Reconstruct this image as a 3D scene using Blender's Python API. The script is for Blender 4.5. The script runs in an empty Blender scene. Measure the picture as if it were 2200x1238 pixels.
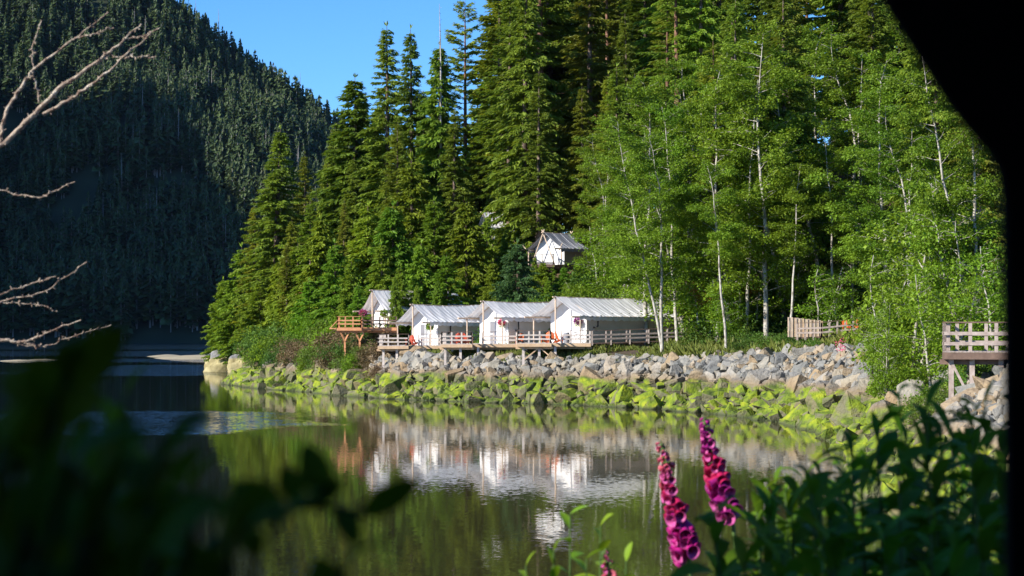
import bpy, math, random
import numpy as np
from mathutils import Vector, Matrix, Euler
R = math.radians
PI = math.pi
F = 4278.0; HC = 5.9; CX = 1100.0; YH = 715.0     # focal length in photo pixels, eye height, horizon
random.seed(3)
scene = bpy.context.scene
COL = scene.collection

def P(px, py, d):
    return Vector(((px-CX)/F*d, d, HC-(py-YH)/F*d))
def PX(x, y): return CX + x/y*F

# ------------------------------------------------------------------ helpers
class G:
    """collects raw geometry for one mesh"""
    def __init__(s): s.v = []; s.n = 0; s.f = []; s.mi = []
    def add(s, V, Fa, m=0):
        V = np.asarray(V, float).reshape(-1, 3); Fa = np.asarray(Fa, np.int64)
        s.v.append(V); s.f.append(Fa + s.n); s.mi.append(np.full(len(Fa), m)); s.n += len(V)
    def box(s, c, sz, rz=0, m=0, mat=None):
        x, y, z = sz[0]/2, sz[1]/2, sz[2]/2
        V = np.array([[-x,-y,-z],[x,-y,-z],[x,y,-z],[-x,y,-z],[-x,-y,z],[x,-y,z],[x,y,z],[-x,y,z]])
        if mat is not None: V = V @ np.array(mat.to_3x3()).T
        elif rz:
            c_, s_ = math.cos(rz), math.sin(rz); V = V @ np.array([[c_,s_,0],[-s_,c_,0],[0,0,1]])
        s.add(V+np.array(c), [[0,3,2,1],[4,5,6,7],[0,1,5,4],[1,2,6,5],[2,3,7,6],[3,0,4,7]], m)
    def bar(s, a, b, w, h, m=0):
        a = Vector(a); b = Vector(b); d = b-a; L = d.length
        x = d.normalized(); up = Vector((0,0,1)) if abs(x.z) < .95 else Vector((0,1,0))
        y = up.cross(x).normalized(); z = x.cross(y)
        M = Matrix((x, y, z)).transposed()
        s.box((a+b)/2, (L, w, h), m=m, mat=M.to_4x4())
    def tube(s, pts, rad, n=6, m=0, cap=True):
        pts = np.array([tuple(p) for p in pts], float); k = len(pts)
        rad = np.full(k, rad, float) if np.isscalar(rad) else np.array(rad, float)
        t = np.gradient(pts, axis=0); t /= np.linalg.norm(t, axis=1)[:,None]+1e-9
        ref = np.array([0,0,1.]) if abs(t[0,2]) < .8 else np.array([1.,0,0])
        u = np.cross(t, ref); u /= np.linalg.norm(u, axis=1)[:,None]+1e-9
        w = np.cross(t, u)
        a = np.arange(n)*2*PI/n
        V = pts[:,None,:] + rad[:,None,None]*(np.cos(a)[None,:,None]*u[:,None,:]+np.sin(a)[None,:,None]*w[:,None,:])
        i = np.arange(k-1)[:,None]*n; j = np.arange(n)[None,:]; j2 = (j+1) % n
        Q = np.stack([i+j, i+n+j, i+n+j2, i+j2], -1).reshape(-1, 4)
        s.add(V.reshape(-1,3), Q, m)
        if cap:
            s.add(V[-1], [list(range(n))], m); s.add(V[0], [list(range(n))[::-1]], m)
    def leaves(s, pos, d, nrm, L, W, fold=.12, m=0):
        """diamond leaves: base at pos, along d, facing nrm"""
        N = len(pos)
        d = d/(np.linalg.norm(d, axis=1)[:,None]+1e-9)
        side = np.cross(d, nrm); side /= np.linalg.norm(side, axis=1)[:,None]+1e-9
        up = np.cross(side, d)
        L = np.broadcast_to(L, (N,))[:,None]; W = np.broadcast_to(W, (N,))[:,None]
        mid = pos + d*L*.45 + up*L*fold
        V = np.stack([pos, mid-side*W/2, pos+d*L, mid+side*W/2], 1).reshape(-1, 3)
        s.add(V, np.arange(N*4).reshape(-1, 4), m)
    def mesh(s, name, mats, smooth=False):
        me = bpy.data.meshes.new(name)
        V = np.concatenate(s.v); me.vertices.add(len(V)); me.vertices.foreach_set('co', V.astype(np.float32).ravel())
        loops = np.concatenate([f.ravel() for f in s.f]); ks = np.concatenate([np.full(len(f), f.shape[1]) for f in s.f])
        st = np.concatenate([[0], np.cumsum(ks)[:-1]])
        me.loops.add(len(loops)); me.loops.foreach_set('vertex_index', loops.astype(np.int32))
        me.polygons.add(len(ks)); me.polygons.foreach_set('loop_start', st.astype(np.int32))
        mi = np.concatenate(s.mi)
        me.polygons.foreach_set('material_index', mi.astype(np.int32))
        me.polygons.foreach_set('use_smooth', np.full(len(ks), smooth))
        for m in (mats if isinstance(mats, (list, tuple)) else [mats]): me.materials.append(m)
        me.update(calc_edges=True); me.validate()
        return me

def ob(name, data, parent=None, loc=None, rz=0, label=None, cat=None, group=None, kind=None):
    o = bpy.data.objects.new(name, data); COL.objects.link(o)
    if parent is not None: o.parent = parent
    if loc is not None: o.location = loc
    if rz: o.rotation_euler = (0, 0, rz)
    if label: o['label'] = label
    if cat: o['category'] = cat
    if group: o['group'] = group
    if kind: o['kind'] = kind
    return o
def copy_tree(o, parent=None):
    c = o.copy(); COL.objects.link(c)
    if parent is not None: c.parent = parent
    for ch in KIDS.get(o.name, []): 
        d = copy_tree(ch, c); KIDS.setdefault(c.name, []).append(d)
    return c
KIDS = {}
def part(name, g, mats, parent, smooth=False, label=None, **k):
    o = ob(name, g.mesh(name, mats, smooth) if isinstance(g, G) else g, parent, label=label, **k)
    KIDS.setdefault(parent.name, []).append(o)
    return o
ORD = ['first','second','third','fourth','fifth','sixth','seventh','eighth','ninth','tenth','eleventh','twelfth','thirteenth','fourteenth','fifteenth','sixteenth','seventeenth','eighteenth','nineteenth','twentieth','twenty-first','twenty-second','twenty-third','twenty-fourth','twenty-fifth','twenty-sixth','twenty-seventh','twenty-eighth','twenty-ninth','thirtieth']

# value noise
def vnoise(x, y, seed=0):
    x = np.asarray(x, float); y = np.asarray(y, float)
    xi = np.floor(x).astype(np.int64); yi = np.floor(y).astype(np.int64); fx = x-xi; fy = y-yi
    def h(a, b):
        n = (a*374761393 + b*668265263 + seed*144665) & 0xffffffff
        n = ((n ^ (n >> 13))*1274126177) & 0xffffffff
        return ((n ^ (n >> 16)) & 0xffff)/65535.
    fx = fx*fx*(3-2*fx); fy = fy*fy*(3-2*fy)
    return (h(xi,yi)*(1-fx)+h(xi+1,yi)*fx)*(1-fy)+(h(xi,yi+1)*(1-fx)+h(xi+1,yi+1)*fx)*fy
def fbm(x, y, s=0, o=4): return sum(vnoise(x*2**k, y*2**k, s+k)*.5**(k+1) for k in range(o))

# ------------------------------------------------------------------ materials
def newmat(name):
    m = bpy.data.materials.new(name); m.use_nodes = True; nt = m.node_tree; nt.nodes.clear()
    return m, nt, nt.nodes, nt.links
def nd(nt, t, **kw):
    n = nt.nodes.new(t)
    for k, v in kw.items():
        if k.startswith('i_'):
            key = k[2:]; n.inputs[int(key) if key.isdigit() else key.replace('_', ' ')].default_value = v
        else: setattr(n, k, v)
    return n
def ramp(nt, fac, stops, interp='LINEAR'):
    r = nt.nodes.new('ShaderNodeValToRGB'); r.color_ramp.interpolation = interp
    e = r.color_ramp.elements
    while len(e) < len(stops): e.new(.5)
    for k, (p, c) in enumerate(stops):
        e[k].position = p; e[k].color = tuple(c)+(1,) if len(c) == 3 else c
    if fac is not None: nt.links.new(fac, r.inputs[0])
    return r.outputs[0]
def noise(nt, scale, detail=3, vec=None, rough=.5, dist=0):
    n = nd(nt, 'ShaderNodeTexNoise'); n.inputs['Scale'].default_value = scale; n.inputs['Detail'].default_value = detail
    n.inputs['Roughness'].default_value = rough; n.inputs['Distortion'].default_value = dist
    if vec is not None: nt.links.new(vec, n.inputs['Vector'])
    return n.outputs[0]
def mix(nt, fac, a, b, mode='MIX'):
    m = nt.nodes.new('ShaderNodeMix'); m.data_type = 'RGBA'; m.blend_type = mode
    for s, v in ((0, fac), (6, a), (7, b)):
        if hasattr(v, 'links'): nt.links.new(v, m.inputs[s])
        else: m.inputs[s].default_value = v if s == 0 else tuple(v)+(1,)
    return m.outputs[2]
def mth(nt, op, a, b=None, c=None, clamp=False):
    m = nt.nodes.new('ShaderNodeMath'); m.operation = op; m.use_clamp = clamp
    for k, v in enumerate((a, b, c)):
        if v is None: continue
        if hasattr(v, 'links'): nt.links.new(v, m.inputs[k])
        else: m.inputs[k].default_value = v
    return m.outputs[0]
def surf(name, col, rough=.8, stops=None, scale=3., detail=4, bump=0, bscale=20, spec=.3, trans=0, objvar=0, coords='Object', metallic=0):
    m, nt, ns, ln = newmat(name)
    out = nd(nt, 'ShaderNodeOutputMaterial'); p = nd(nt, 'ShaderNodeBsdfPrincipled')
    p.inputs['Roughness'].default_value = rough; p.inputs['Specular IOR Level'].default_value = spec; p.inputs['Metallic'].default_value = metallic
    tc = nd(nt, 'ShaderNodeTexCoord').outputs[coords]
    if stops: c = ramp(nt, noise(nt, scale, detail, tc), stops)
    else: c = None
    if objvar and c is not None:
        oi = nd(nt, 'ShaderNodeObjectInfo')
        hs = nd(nt, 'ShaderNodeHueSaturation'); ln.new(c, hs.inputs['Color'])
        ln.new(mth(nt, 'MULTIPLY_ADD', oi.outputs['Random'], objvar*2, 1-objvar), hs.inputs['Value']); c = hs.outputs[0]
    if c is None: p.inputs['Base Color'].default_value = tuple(col)+(1,)
    else: ln.new(c, p.inputs['Base Color'])
    if bump:
        b = nd(nt, 'ShaderNodeBump'); b.inputs['Strength'].default_value = bump; b.inputs['Distance'].default_value = .02
        ln.new(noise(nt, bscale, 4, tc), b.inputs['Height']); ln.new(b.outputs[0], p.inputs['Normal'])
    o = p.outputs[0]
    if trans:
        t = nd(nt, 'ShaderNodeBsdfTranslucent')
        if c is None: t.inputs[0].default_value = tuple(col)+(1,)
        else: ln.new(c, t.inputs[0])
        mx = nd(nt, 'ShaderNodeMixShader'); mx.inputs[0].default_value = trans
        ln.new(o, mx.inputs[1]); ln.new(t.outputs[0], mx.inputs[2]); o = mx.outputs[0]
    ln.new(o, out.inputs[0])
    return m
def foliage(name, lo, mid, hi, trans=.3, rough=.55, spec=.25, cscale=.35, objv=.3, hue=.025, yel=(1.25,1.1,.6)):
    """leaf colour: differs leaf by leaf, clump by clump and plant by plant"""
    m, nt, ns, ln = newmat(name)
    out = nd(nt, 'ShaderNodeOutputMaterial'); p = nd(nt, 'ShaderNodeBsdfPrincipled')
    p.inputs['Roughness'].default_value = rough; p.inputs['Specular IOR Level'].default_value = spec
    geo = nd(nt, 'ShaderNodeNewGeometry'); oi = nd(nt, 'ShaderNodeObjectInfo'); tc = nd(nt, 'ShaderNodeTexCoord').outputs['Object']
    cl = noise(nt, cscale, 2, tc)
    f = mth(nt, 'ADD', mth(nt, 'MULTIPLY', geo.outputs['Random Per Island'], .45), mth(nt, 'MULTIPLY', cl, .9)); f = mth(nt, 'SUBTRACT', f, .18)
    c = ramp(nt, f, [(0, lo), (.5, mid), (1, hi)])
    hs = nd(nt, 'ShaderNodeHueSaturation'); ln.new(c, hs.inputs['Color'])
    ln.new(mth(nt, 'MULTIPLY_ADD', oi.outputs['Random'], hue*2, .5-hue), hs.inputs['Hue'])
    r2 = mth(nt, 'FRACT', mth(nt, 'MULTIPLY', oi.outputs['Random'], 37.7))
    ln.new(mth(nt, 'MULTIPLY_ADD', r2, objv*2, 1-objv), hs.inputs['Value']); c = hs.outputs[0]
    ln.new(c, p.inputs['Base Color'])
    t = nd(nt, 'ShaderNodeBsdfTranslucent'); ln.new(mix(nt, 1., c, yel, 'MULTIPLY'), t.inputs[0])
    mx = nd(nt, 'ShaderNodeMixShader'); mx.inputs[0].default_value = trans
    ln.new(p.outputs[0], mx.inputs[1]); ln.new(t.outputs[0], mx.inputs[2]); ln.new(mx.outputs[0], out.inputs[0])
    return m

M = {}
M['needle'] = foliage('conifer_needles', (.060,.100,.010), (.180,.245,.026), (.320,.390,.048), cscale=.3, objv=.28, trans=.38)
M['needle_bright'] = foliage('young_conifer_needles', (.075,.135,.010), (.165,.270,.020), (.260,.385,.036), cscale=.4, objv=.2, trans=.32)
M['needle_blue'] = foliage('blue_green_needles', (.040,.095,.030), (.075,.15,.045), (.11,.20,.06), cscale=.5, objv=.1, trans=.25)
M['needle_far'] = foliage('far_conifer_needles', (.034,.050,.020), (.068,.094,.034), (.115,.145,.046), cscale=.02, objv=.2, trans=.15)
M['alder'] = foliage('alder_leaves', (.060,.115,.009), (.155,.270,.020), (.285,.425,.048), cscale=.45, objv=.12, trans=.42, hue=.012, spec=.2, rough=.5)
M['alder_bright'] = foliage('bright_alder_leaves', (.070,.135,.008), (.160,.280,.018), (.280,.430,.040), cscale=.6, objv=.08, trans=.38, hue=.01, spec=.2, rough=.5)
M['bush'] = foliage('shrub_leaves', (.045,.090,.012), (.090,.165,.022), (.150,.235,.040), cscale=.8, objv=.25, hue=.03, trans=.3)
M['dry'] = foliage('brown_twiggy_leaves', (.09,.06,.03), (.17,.12,.06), (.24,.18,.09), cscale=.8, objv=.2, hue=.02, trans=.15)
M['orange_dead'] = foliage('dead_orange_needles', (.30,.09,.02), (.50,.17,.05), (.65,.25,.08), cscale=.8, objv=.1, trans=.2)
M['grass'] = foliage('bank_grass', (.10,.14,.025), (.17,.20,.04), (.26,.25,.07), cscale=.15, objv=.1, trans=.3)
M['plant'] = foliage('garden_plant_leaves', (.050,.115,.008), (.085,.19,.012), (.14,.27,.020), cscale=6, objv=.2, trans=.4, rough=.6, spec=.12)
M['near_leaf'] = foliage('broad_near_leaves', (.055,.125,.008), (.085,.18,.010), (.13,.25,.015), cscale=6, objv=.2, trans=.3, rough=.7, spec=.1)
M['lime_leaf'] = foliage('lime_green_leaves', (.10,.22,.012), (.17,.33,.02), (.25,.42,.03), cscale=6, objv=.1, trans=.4)
M['bark'] = surf('conifer_bark', None, .9, [(.3,(.055,.038,.027)),(.6,(.15,.11,.085)),(.8,(.26,.22,.19))], 2.5, 5, objvar=.35)
M['bark_red'] = surf('reddish_bark', None, .9, [(.3,(.09,.045,.028)),(.65,(.22,.12,.08)),(.85,(.30,.20,.15))], 3, 5, objvar=.25)
M['bark_far'] = surf('far_grey_trunk', None, .9, [(.3,(.20,.19,.18)),(.7,(.34,.33,.31))], .2, 2)
def birchmat():
    m, nt, ns, ln = newmat('white_alder_bark')
    out = nd(nt, 'ShaderNodeOutputMaterial'); p = nd(nt, 'ShaderNodeBsdfPrincipled'); p.inputs['Roughness'].default_value = .75
    tc = nd(nt, 'ShaderNodeTexCoord').outputs['Object']; mp = nd(nt, 'ShaderNodeMapping'); mp.inputs['Scale'].default_value = (1,1,.55); ln.new(tc, mp.inputs[0])
    c = ramp(nt, noise(nt, 3.2, 5, mp.outputs[0], .65), [(.36,(.10,.085,.06)),(.46,(.32,.29,.24)),(.6,(.46,.44,.39)),(.75,(.40,.37,.31))])
    ln.new(c, p.inputs['Base Color']); ln.new(p.outputs[0], out.inputs[0]); return m
M['birch'] = birchmat()
M['twig'] = surf('bare_twig_bark', None, .8, [(.35,(.16,.10,.075)),(.55,(.38,.31,.24)),(.7,(.52,.46,.38))], 30, 4, bump=.6, bscale=90)
M['snag'] = surf('weathered_dead_wood', None, .85, [(.3,(.28,.25,.22)),(.7,(.50,.47,.43))], 2, 4)
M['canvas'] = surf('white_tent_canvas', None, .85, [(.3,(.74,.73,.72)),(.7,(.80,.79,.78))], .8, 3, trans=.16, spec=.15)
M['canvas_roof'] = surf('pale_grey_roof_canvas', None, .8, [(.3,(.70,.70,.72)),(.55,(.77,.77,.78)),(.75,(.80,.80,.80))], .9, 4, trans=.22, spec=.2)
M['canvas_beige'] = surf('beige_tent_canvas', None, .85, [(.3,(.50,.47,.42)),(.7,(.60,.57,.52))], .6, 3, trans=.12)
M['canvas_grey'] = surf('dark_grey_roof_fly', None, .7, [(.3,(.20,.21,.24)),(.7,(.25,.26,.29))], .6, 3, trans=.03)
M['canvas_brown'] = surf('brown_tent_canvas', None, .85, [(.3,(.24,.20,.15)),(.7,(.31,.26,.20))], .6, 3, trans=.05)
M['black_canvas'] = surf('black_shelter_canvas', None, .95, [(.3,(.012,.012,.012)),(.7,(.02,.02,.02))], 2, 3, spec=.05)
M['window'] = surf('grey_tent_window', (.20,.20,.22), .4)
M['wood_grey'] = surf('weathered_grey_timber', None, .8, [(.3,(.46,.39,.34)),(.6,(.60,.53,.48)),(.8,(.70,.65,.60))], 4, 5, objvar=.1)
M['wood_tan'] = surf('tan_timber', None, .75, [(.3,(.46,.31,.19)),(.7,(.62,.45,.29))], 3, 5, objvar=.1)
M['wood_orange'] = surf('fresh_cedar_timber', None, .7, [(.3,(.50,.22,.10)),(.7,(.66,.32,.16))], 3, 5)
M['wood_dark'] = surf('dark_stained_timber', None, .8, [(.3,(.10,.065,.05)),(.7,(.18,.12,.09))], 4, 5)
M['wood_mauve'] = surf('weathered_mauve_timber', None, .8, [(.3,(.26,.205,.175)),(.6,(.39,.325,.285)),(.8,(.50,.43,.385))], 5, 5)
M['log'] = surf('peeled_log', None, .7, [(.3,(.50,.37,.26)),(.7,(.66,.53,.41))], 3, 5)
M['chair'] = surf('orange_painted_wood', (.58,.12,.03), .6)
M['chair_red'] = surf('red_painted_wood', (.42,.07,.035), .6)
M['iron'] = surf('black_stove_iron', (.02,.02,.022), .5)
M['rubber'] = surf('black_tyre_rubber', (.02,.02,.02), .7)
M['steel'] = surf('grey_steel', (.35,.35,.36), .4, metallic=.6)
M['white'] = surf('white_paint', (.75,.75,.76), .5)
M['blossom_pink'] = foliage('pink_blossoms', (.35,.02,.10), (.60,.06,.22), (.75,.20,.40), cscale=8, trans=.3)
M['blossom_purple'] = foliage('purple_blossoms', (.10,.02,.30), (.30,.05,.35), (.60,.10,.20), cscale=8, trans=.3)
M['fox'] = None

# ------------------------------------------------------------------ camera, sun, sky
cam = bpy.data.cameras.new('camera'); co = bpy.data.objects.new('camera', cam); COL.objects.link(co)
co.location = (0, 0, HC); co.rotation_euler = (R(90), 0, 0)
cam.sensor_width = 36; cam.lens = 36*F/2200; cam.shift_y = (YH-619)/2200
cam.clip_start = .05; cam.clip_end = 9000
cam.dof.use_dof = True; cam.dof.focus_distance = 165; cam.dof.aperture_fstop = 9.0
scene.camera = co
EL, AZ = R(29), R(30)          # sun height; how far behind the picture plane it stands, on the left
SD = Vector((-math.cos(EL)*math.cos(AZ), -math.cos(EL)*math.sin(AZ), math.sin(EL)))
sl = bpy.data.lights.new('sun', 'SUN'); sl.energy = 4.6; sl.angle = R(.5); sl.color = (1, .93, .82)
so = bpy.data.objects.new('sun', sl); COL.objects.link(so); so.rotation_euler = SD.to_track_quat('Z', 'Y').to_euler()
w = bpy.data.worlds.new('World'); scene.world = w; w.use_nodes = True; nt = w.node_tree
bg = nt.nodes['Background']; sky = nt.nodes.new('ShaderNodeTexSky'); sky.sky_type = 'NISHITA'; sky.sun_disc = False
sky.sun_elevation = EL; sky.sun_rotation = math.atan2(SD.x, SD.y); sky.altitude = 1800; sky.air_density = 1.; sky.dust_density = 0.; sky.ozone_density = 8.0
hsv = nt.nodes.new('ShaderNodeHueSaturation'); hsv.inputs['Saturation'].default_value = 1.10; nt.links.new(sky.outputs[0], hsv.inputs['Color']); nt.links.new(hsv.outputs[0], bg.inputs[0]); bg.inputs[1].default_value = .112
vs = scene.view_settings; vs.view_transform = 'Standard'; vs.look = 'None'; vs.exposure = 0.95; vs.gamma = 1
scene.cycles.max_bounces = 6; scene.cycles.diffuse_bounces = 3; scene.cycles.glossy_bounces = 3; scene.cycles.transmission_bounces = 3; scene.cycles.transparent_max_bounces = 4
scene.cycles.use_denoising = True

# ------------------------------------------------------------------ terrain
SH = [(-30,345),(-43,330),(-46.5,316),(-45.5,304),(-41,296),(-37,270),(-34,245),(-31.5,226),(-26,212),(-19,197),(-14,184),(-9.5,176.5),(-3,170),(3.4,165),(8.5,159),(12.6,152),(16.8,141),(18.6,130),(18.8,119),(18.2,107),(16.6,92),(13.9,78),(12.6,60),(12,40),(9,25),(3,18),(-8,16),(-40,14)]
POLY = SH + [(-90,-60),(400,-60),(400,520),(80,520),(10,420)]
PA = np.array(POLY, float)
def sdist(x, y):
    x = np.asarray(x, float); y = np.asarray(y, float); sh = x.shape; x = x.ravel(); y = y.ravel()
    best = np.full(x.shape, 1e9); ins = np.zeros(x.shape, bool)
    for k in range(len(PA)):
        a = PA[k]; b = PA[(k+1) % len(PA)]; e = b-a; L2 = e@e
        t = np.clip(((x-a[0])*e[0]+(y-a[1])*e[1])/L2, 0, 1)
        best = np.minimum(best, np.hypot(x-a[0]-t*e[0], y-a[1]-t*e[1]))
        c = ((a[1] > y) != (b[1] > y)); xc = a[0]+(y-a[1])/(b[1]-a[1]+1e-12)*e[0]
        ins ^= c & (x < xc)
    return np.where(ins, best, -best).reshape(sh)
def ss(t): t = np.clip(t, 0, 1); return t*t*(3-2*t)
def H(x, y):
    x = np.asarray(x, float); y = np.asarray(y, float); s = sdist(x, y)
    zt = np.interp(y, [0, 60, 100, 128, 150, 168, 200, 240], [4.3, 4.4, 5.0, 5.2, 4.4, 3.6, 4.0, 3.4])
    run = np.interp(y, [0, 70, 110, 140, 160, 230], [9, 6, 10, 7.5, 5.5, 5])
    h = np.where(s > 0, zt*(1-(1-np.clip(s/run,0,1))**1.35), np.clip(s*.35, -3, 0))
    h = h + np.where(s > 0, .9*ss((s-run)/6)*(y > 120), 0)
    s0 = np.interp(y, [0, 70, 100, 140, 165, 200, 240, 300], [60, 30, 8, 10, 21, 17, 8, 7])
    sl = np.interp(y, [0, 90, 120, 165, 200], [.2, .3, .5, .42, .45])
    cap = np.interp(x-(y-200)*.06, [-45, -25, -8, 2, 20, 60], [7, 9, 12, 26, 60, 90])
    up = np.clip(s-s0, 0, None)*sl
    up = cap*(1-np.exp(-up/cap))
    h = h + up
    return h + np.where(s > run, (fbm(x*.12, y*.12, 5)-.5)*2.2*ss((s-run)/12), 0)
def Hs(x, y): return float(H(np.array([x]), np.array([y]))[0])

def rockground():
    m, nt, ns, ln = newmat('forest_floor_and_bank')
    out = nd(nt, 'ShaderNodeOutputMaterial'); p = nd(nt, 'ShaderNodeBsdfPrincipled'); p.inputs['Roughness'].default_value = .95
    tc = nd(nt, 'ShaderNodeTexCoord').outputs['Object']
    sx = nd(nt, 'ShaderNodeSeparateXYZ'); ln.new(tc, sx.inputs[0])
    litter = ramp(nt, noise(nt, .7, 6, tc, .65), [(.3,(.045,.028,.018)),(.5,(.11,.058,.034)),(.62,(.07,.075,.025)),(.75,(.16,.10,.055))])
    bank = ramp(nt, noise(nt, 1.6, 5, tc, .6), [(.3,(.018,.018,.010)),(.6,(.045,.042,.022))])
    zf = mth(nt, 'SMOOTH_MIN', 1., mth(nt, 'MAXIMUM', mth(nt, 'MULTIPLY', mth(nt, 'SUBTRACT', sx.outputs[2], 3.6), .8), 0), .1)
    ln.new(mix(nt, zf, bank, litter), p.inputs['Base Color'])
    b = nd(nt, 'ShaderNodeBump'); b.inputs['Strength'].default_value = 1; b.inputs['Distance'].default_value = .15
    ln.new(noise(nt, 2.5, 6, tc), b.inputs['Height']); ln.new(b.outputs[0], p.inputs['Normal'])
    ln.new(p.outputs[0], out.inputs[0]); return m
def gridmesh(name, xs, ys, hf, mat):
    X, Y = np.meshgrid(xs, ys); Z = hf(X, Y); V = np.stack([X, Y, Z], -1).reshape(-1, 3)
    nx, ny = len(xs), len(ys); i = np.arange(ny-1)[:,None]*nx+np.arange(nx-1)[None,:]
    Q = np.stack([i, i+1, i+nx+1, i+nx], -1).reshape(-1, 4)
    g = G(); g.add(V, Q); return g.mesh(name, mat, True)
ob('ground', gridmesh('ground', np.concatenate([np.arange(-90, 90, 1.2), np.arange(90, 400, 8)]), np.concatenate([np.arange(-60, 350, 1.2), np.arange(350, 520, 6)]), H, rockground()), kind='structure')

# mountain across the inlet
def HM(x, y):
    u = (x + (y-1500)*.10) + 24
    ridge = np.interp(u, [-1500, -700, -420, -350, -290, -250, -210, -165, -135, -60, 60, 300, 900], [800, 640, 400, 330, 290, 256, 224, 190, 170, 120, 70, 25, 10])
    shore = 1100 + (x+200)*.05 + 18*np.sin(x*.013)
    t = (y-shore)/(1500-shore)
    spur = (np.abs(np.sin(u*.0105+y*.0022+.6))-.45)*34 + (np.abs(np.sin(u*.027-y*.004+1.1))-.5)*14 + (fbm(x*.012, y*.008, 11)-.5)*44
    prof = np.where(t < 1, np.clip(t, 0, 1)**1.06, 1-(t-1)*.8)
    z = ridge*prof + spur*np.clip(np.sin(np.clip(t,0,1.1)*PI*.93), 0, 1)*np.clip(ridge/200, .2, 1.1)
    return np.where(t < 0, t*60, z) - .5
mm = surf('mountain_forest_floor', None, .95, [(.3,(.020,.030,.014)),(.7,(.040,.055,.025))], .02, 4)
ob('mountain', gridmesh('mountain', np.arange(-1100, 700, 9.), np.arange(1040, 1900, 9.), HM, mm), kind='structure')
# unseen mountain beyond the left edge, crest shaped to set the lower slopes' shadow line
def HS(x, y):
    crest = np.interp(y, [100, 500, 700, 816, 848, 865, 885, 905, 967, 1100, 1300, 1700], [60, 420, 530, 560, 500, 425, 570, 610, 530, 490, 430, 250])
    z = crest + (fbm(x*.012, y*.012, 21)-.5)*50 - np.abs(x+900)*.85
    return np.maximum(z, -20)
ob('shade_mountain', gridmesh('shade_mountain', np.arange(-1500, -470, 12.), np.arange(100, 1700, 12.), HS, mm), kind='structure')

# water: calm, with two or three wind-ruffled patches that pick up the sky
def water():
    m, nt, ns, ln = newmat('inlet_water')
    out = nd(nt, 'ShaderNodeOutputMaterial'); p = nd(nt, 'ShaderNodeBsdfPrincipled')
    p.inputs['Base Color'].default_value = (.020, .020, .007, 1); p.inputs['Roughness'].default_value = .02; p.inputs['IOR'].default_value = 1.333
    tc = nd(nt, 'ShaderNodeTexCoord').outputs['Object']
    def wob(vscale, sc):
        mp = nd(nt, 'ShaderNodeMapping'); mp.inputs['Scale'].default_value = vscale; ln.new(tc, mp.inputs[0])
        n = nd(nt, 'ShaderNodeTexNoise'); n.inputs['Scale'].default_value = sc; n.inputs['Detail'].default_value = 2; ln.new(mp.outputs[0], n.inputs['Vector'])
        v = nd(nt, 'ShaderNodeVectorMath', operation='SUBTRACT'); v.inputs[1].default_value = (.5,.5,.5); ln.new(n.outputs['Color'], v.inputs[0]); return v.outputs[0]
    def scl(v, f):
        s = nd(nt, 'ShaderNodeVectorMath', operation='SCALE'); ln.new(v, s.inputs[0])
        if hasattr(f, 'links'): ln.new(f, s.inputs['Scale'])
        else: s.inputs['Scale'].default_value = f
        return s.outputs[0]
    def addv(a, b):
        s = nd(nt, 'ShaderNodeVectorMath', operation='ADD'); ln.new(a, s.inputs[0]); ln.new(b, s.inputs[1]); return s.outputs[0]
    sx = nd(nt, 'ShaderNodeSeparateXYZ'); ln.new(tc, sx.inputs[0])
    murk_reflect = mth(nt, 'DIVIDE', mth(nt, 'ADD', mth(nt, 'ADD', sx.outputs[0], mth(nt, 'MULTIPLY', sx.outputs[1], .15)), 3.), 14., clamp=True)
    ln.new(mix(nt, murk_reflect, (.006,.009,.006), (.050,.044,.018)), p.inputs['Base Color'])  # murk and bank reflection put into the base colour; boundary follows the reflection's edge
    def patch(cx, cy, rx, ry, ang=0., soft=.5):
        dx = mth(nt, 'SUBTRACT', sx.outputs[0], cx); dy = mth(nt, 'SUBTRACT', sx.outputs[1], cy)
        c, s = math.cos(ang), math.sin(ang)
        a = mth(nt, 'ADD', mth(nt, 'MULTIPLY', dx, c/rx), mth(nt, 'MULTIPLY', dy, s/rx))
        b = mth(nt, 'ADD', mth(nt, 'MULTIPLY', dx, -s/ry), mth(nt, 'MULTIPLY', dy, c/ry))
        r = mth(nt, 'ADD', mth(nt, 'MULTIPLY', a, a), mth(nt, 'MULTIPLY', b, b))
        r = mth(nt, 'ADD', r, mth(nt, 'MULTIPLY', mth(nt, 'SUBTRACT', noise(nt, .10, 4, tc), .5), 2.6))
        return mth(nt, 'DIVIDE', mth(nt, 'SUBTRACT', 1.0+soft*.5, r), soft, clamp=True)
    pts = [patch(-27, 131, 12, 17, .1, 1.3), patch(-54, 318, 24, 44, .1, .8), patch(-130, 900, 300, 190, 0, .5), patch(-85, 425, 80, 26, 0, .8), patch(-100, 570, 120, 70, 0, .8)]
    mk = pts[0]
    for q in pts[1:]: mk = mth(nt, 'MAXIMUM', mk, q)
    fine = wob((1, 1.3, 1), 5.0); mid = wob((1, 1.6, 1), 1.1); big = wob((1, 1, 1), .16)
    calm = addv(addv(scl(fine, .024), scl(mid, .005)), scl(big, .0012))
    ruff = scl(addv(fine, scl(mid, .6)), mth(nt, 'MULTIPLY', mth(nt, 'POWER', mk, 1.4), 2.6))
    v = addv(calm, ruff)
    z = nd(nt, 'ShaderNodeVectorMath', operation='MULTIPLY'); z.inputs[1].default_value = (1,1,0); ln.new(v, z.inputs[0])
    up = nd(nt, 'ShaderNodeVectorMath', operation='ADD'); up.inputs[1].default_value = (0,0,1); ln.new(z.outputs[0], up.inputs[0])
    nm = nd(nt, 'ShaderNodeVectorMath', operation='NORMALIZE'); ln.new(up.outputs[0], nm.inputs[0]); ln.new(nm.outputs[0], p.inputs['Normal'])
    ln.new(p.outputs[0], out.inputs[0]); return m
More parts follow.
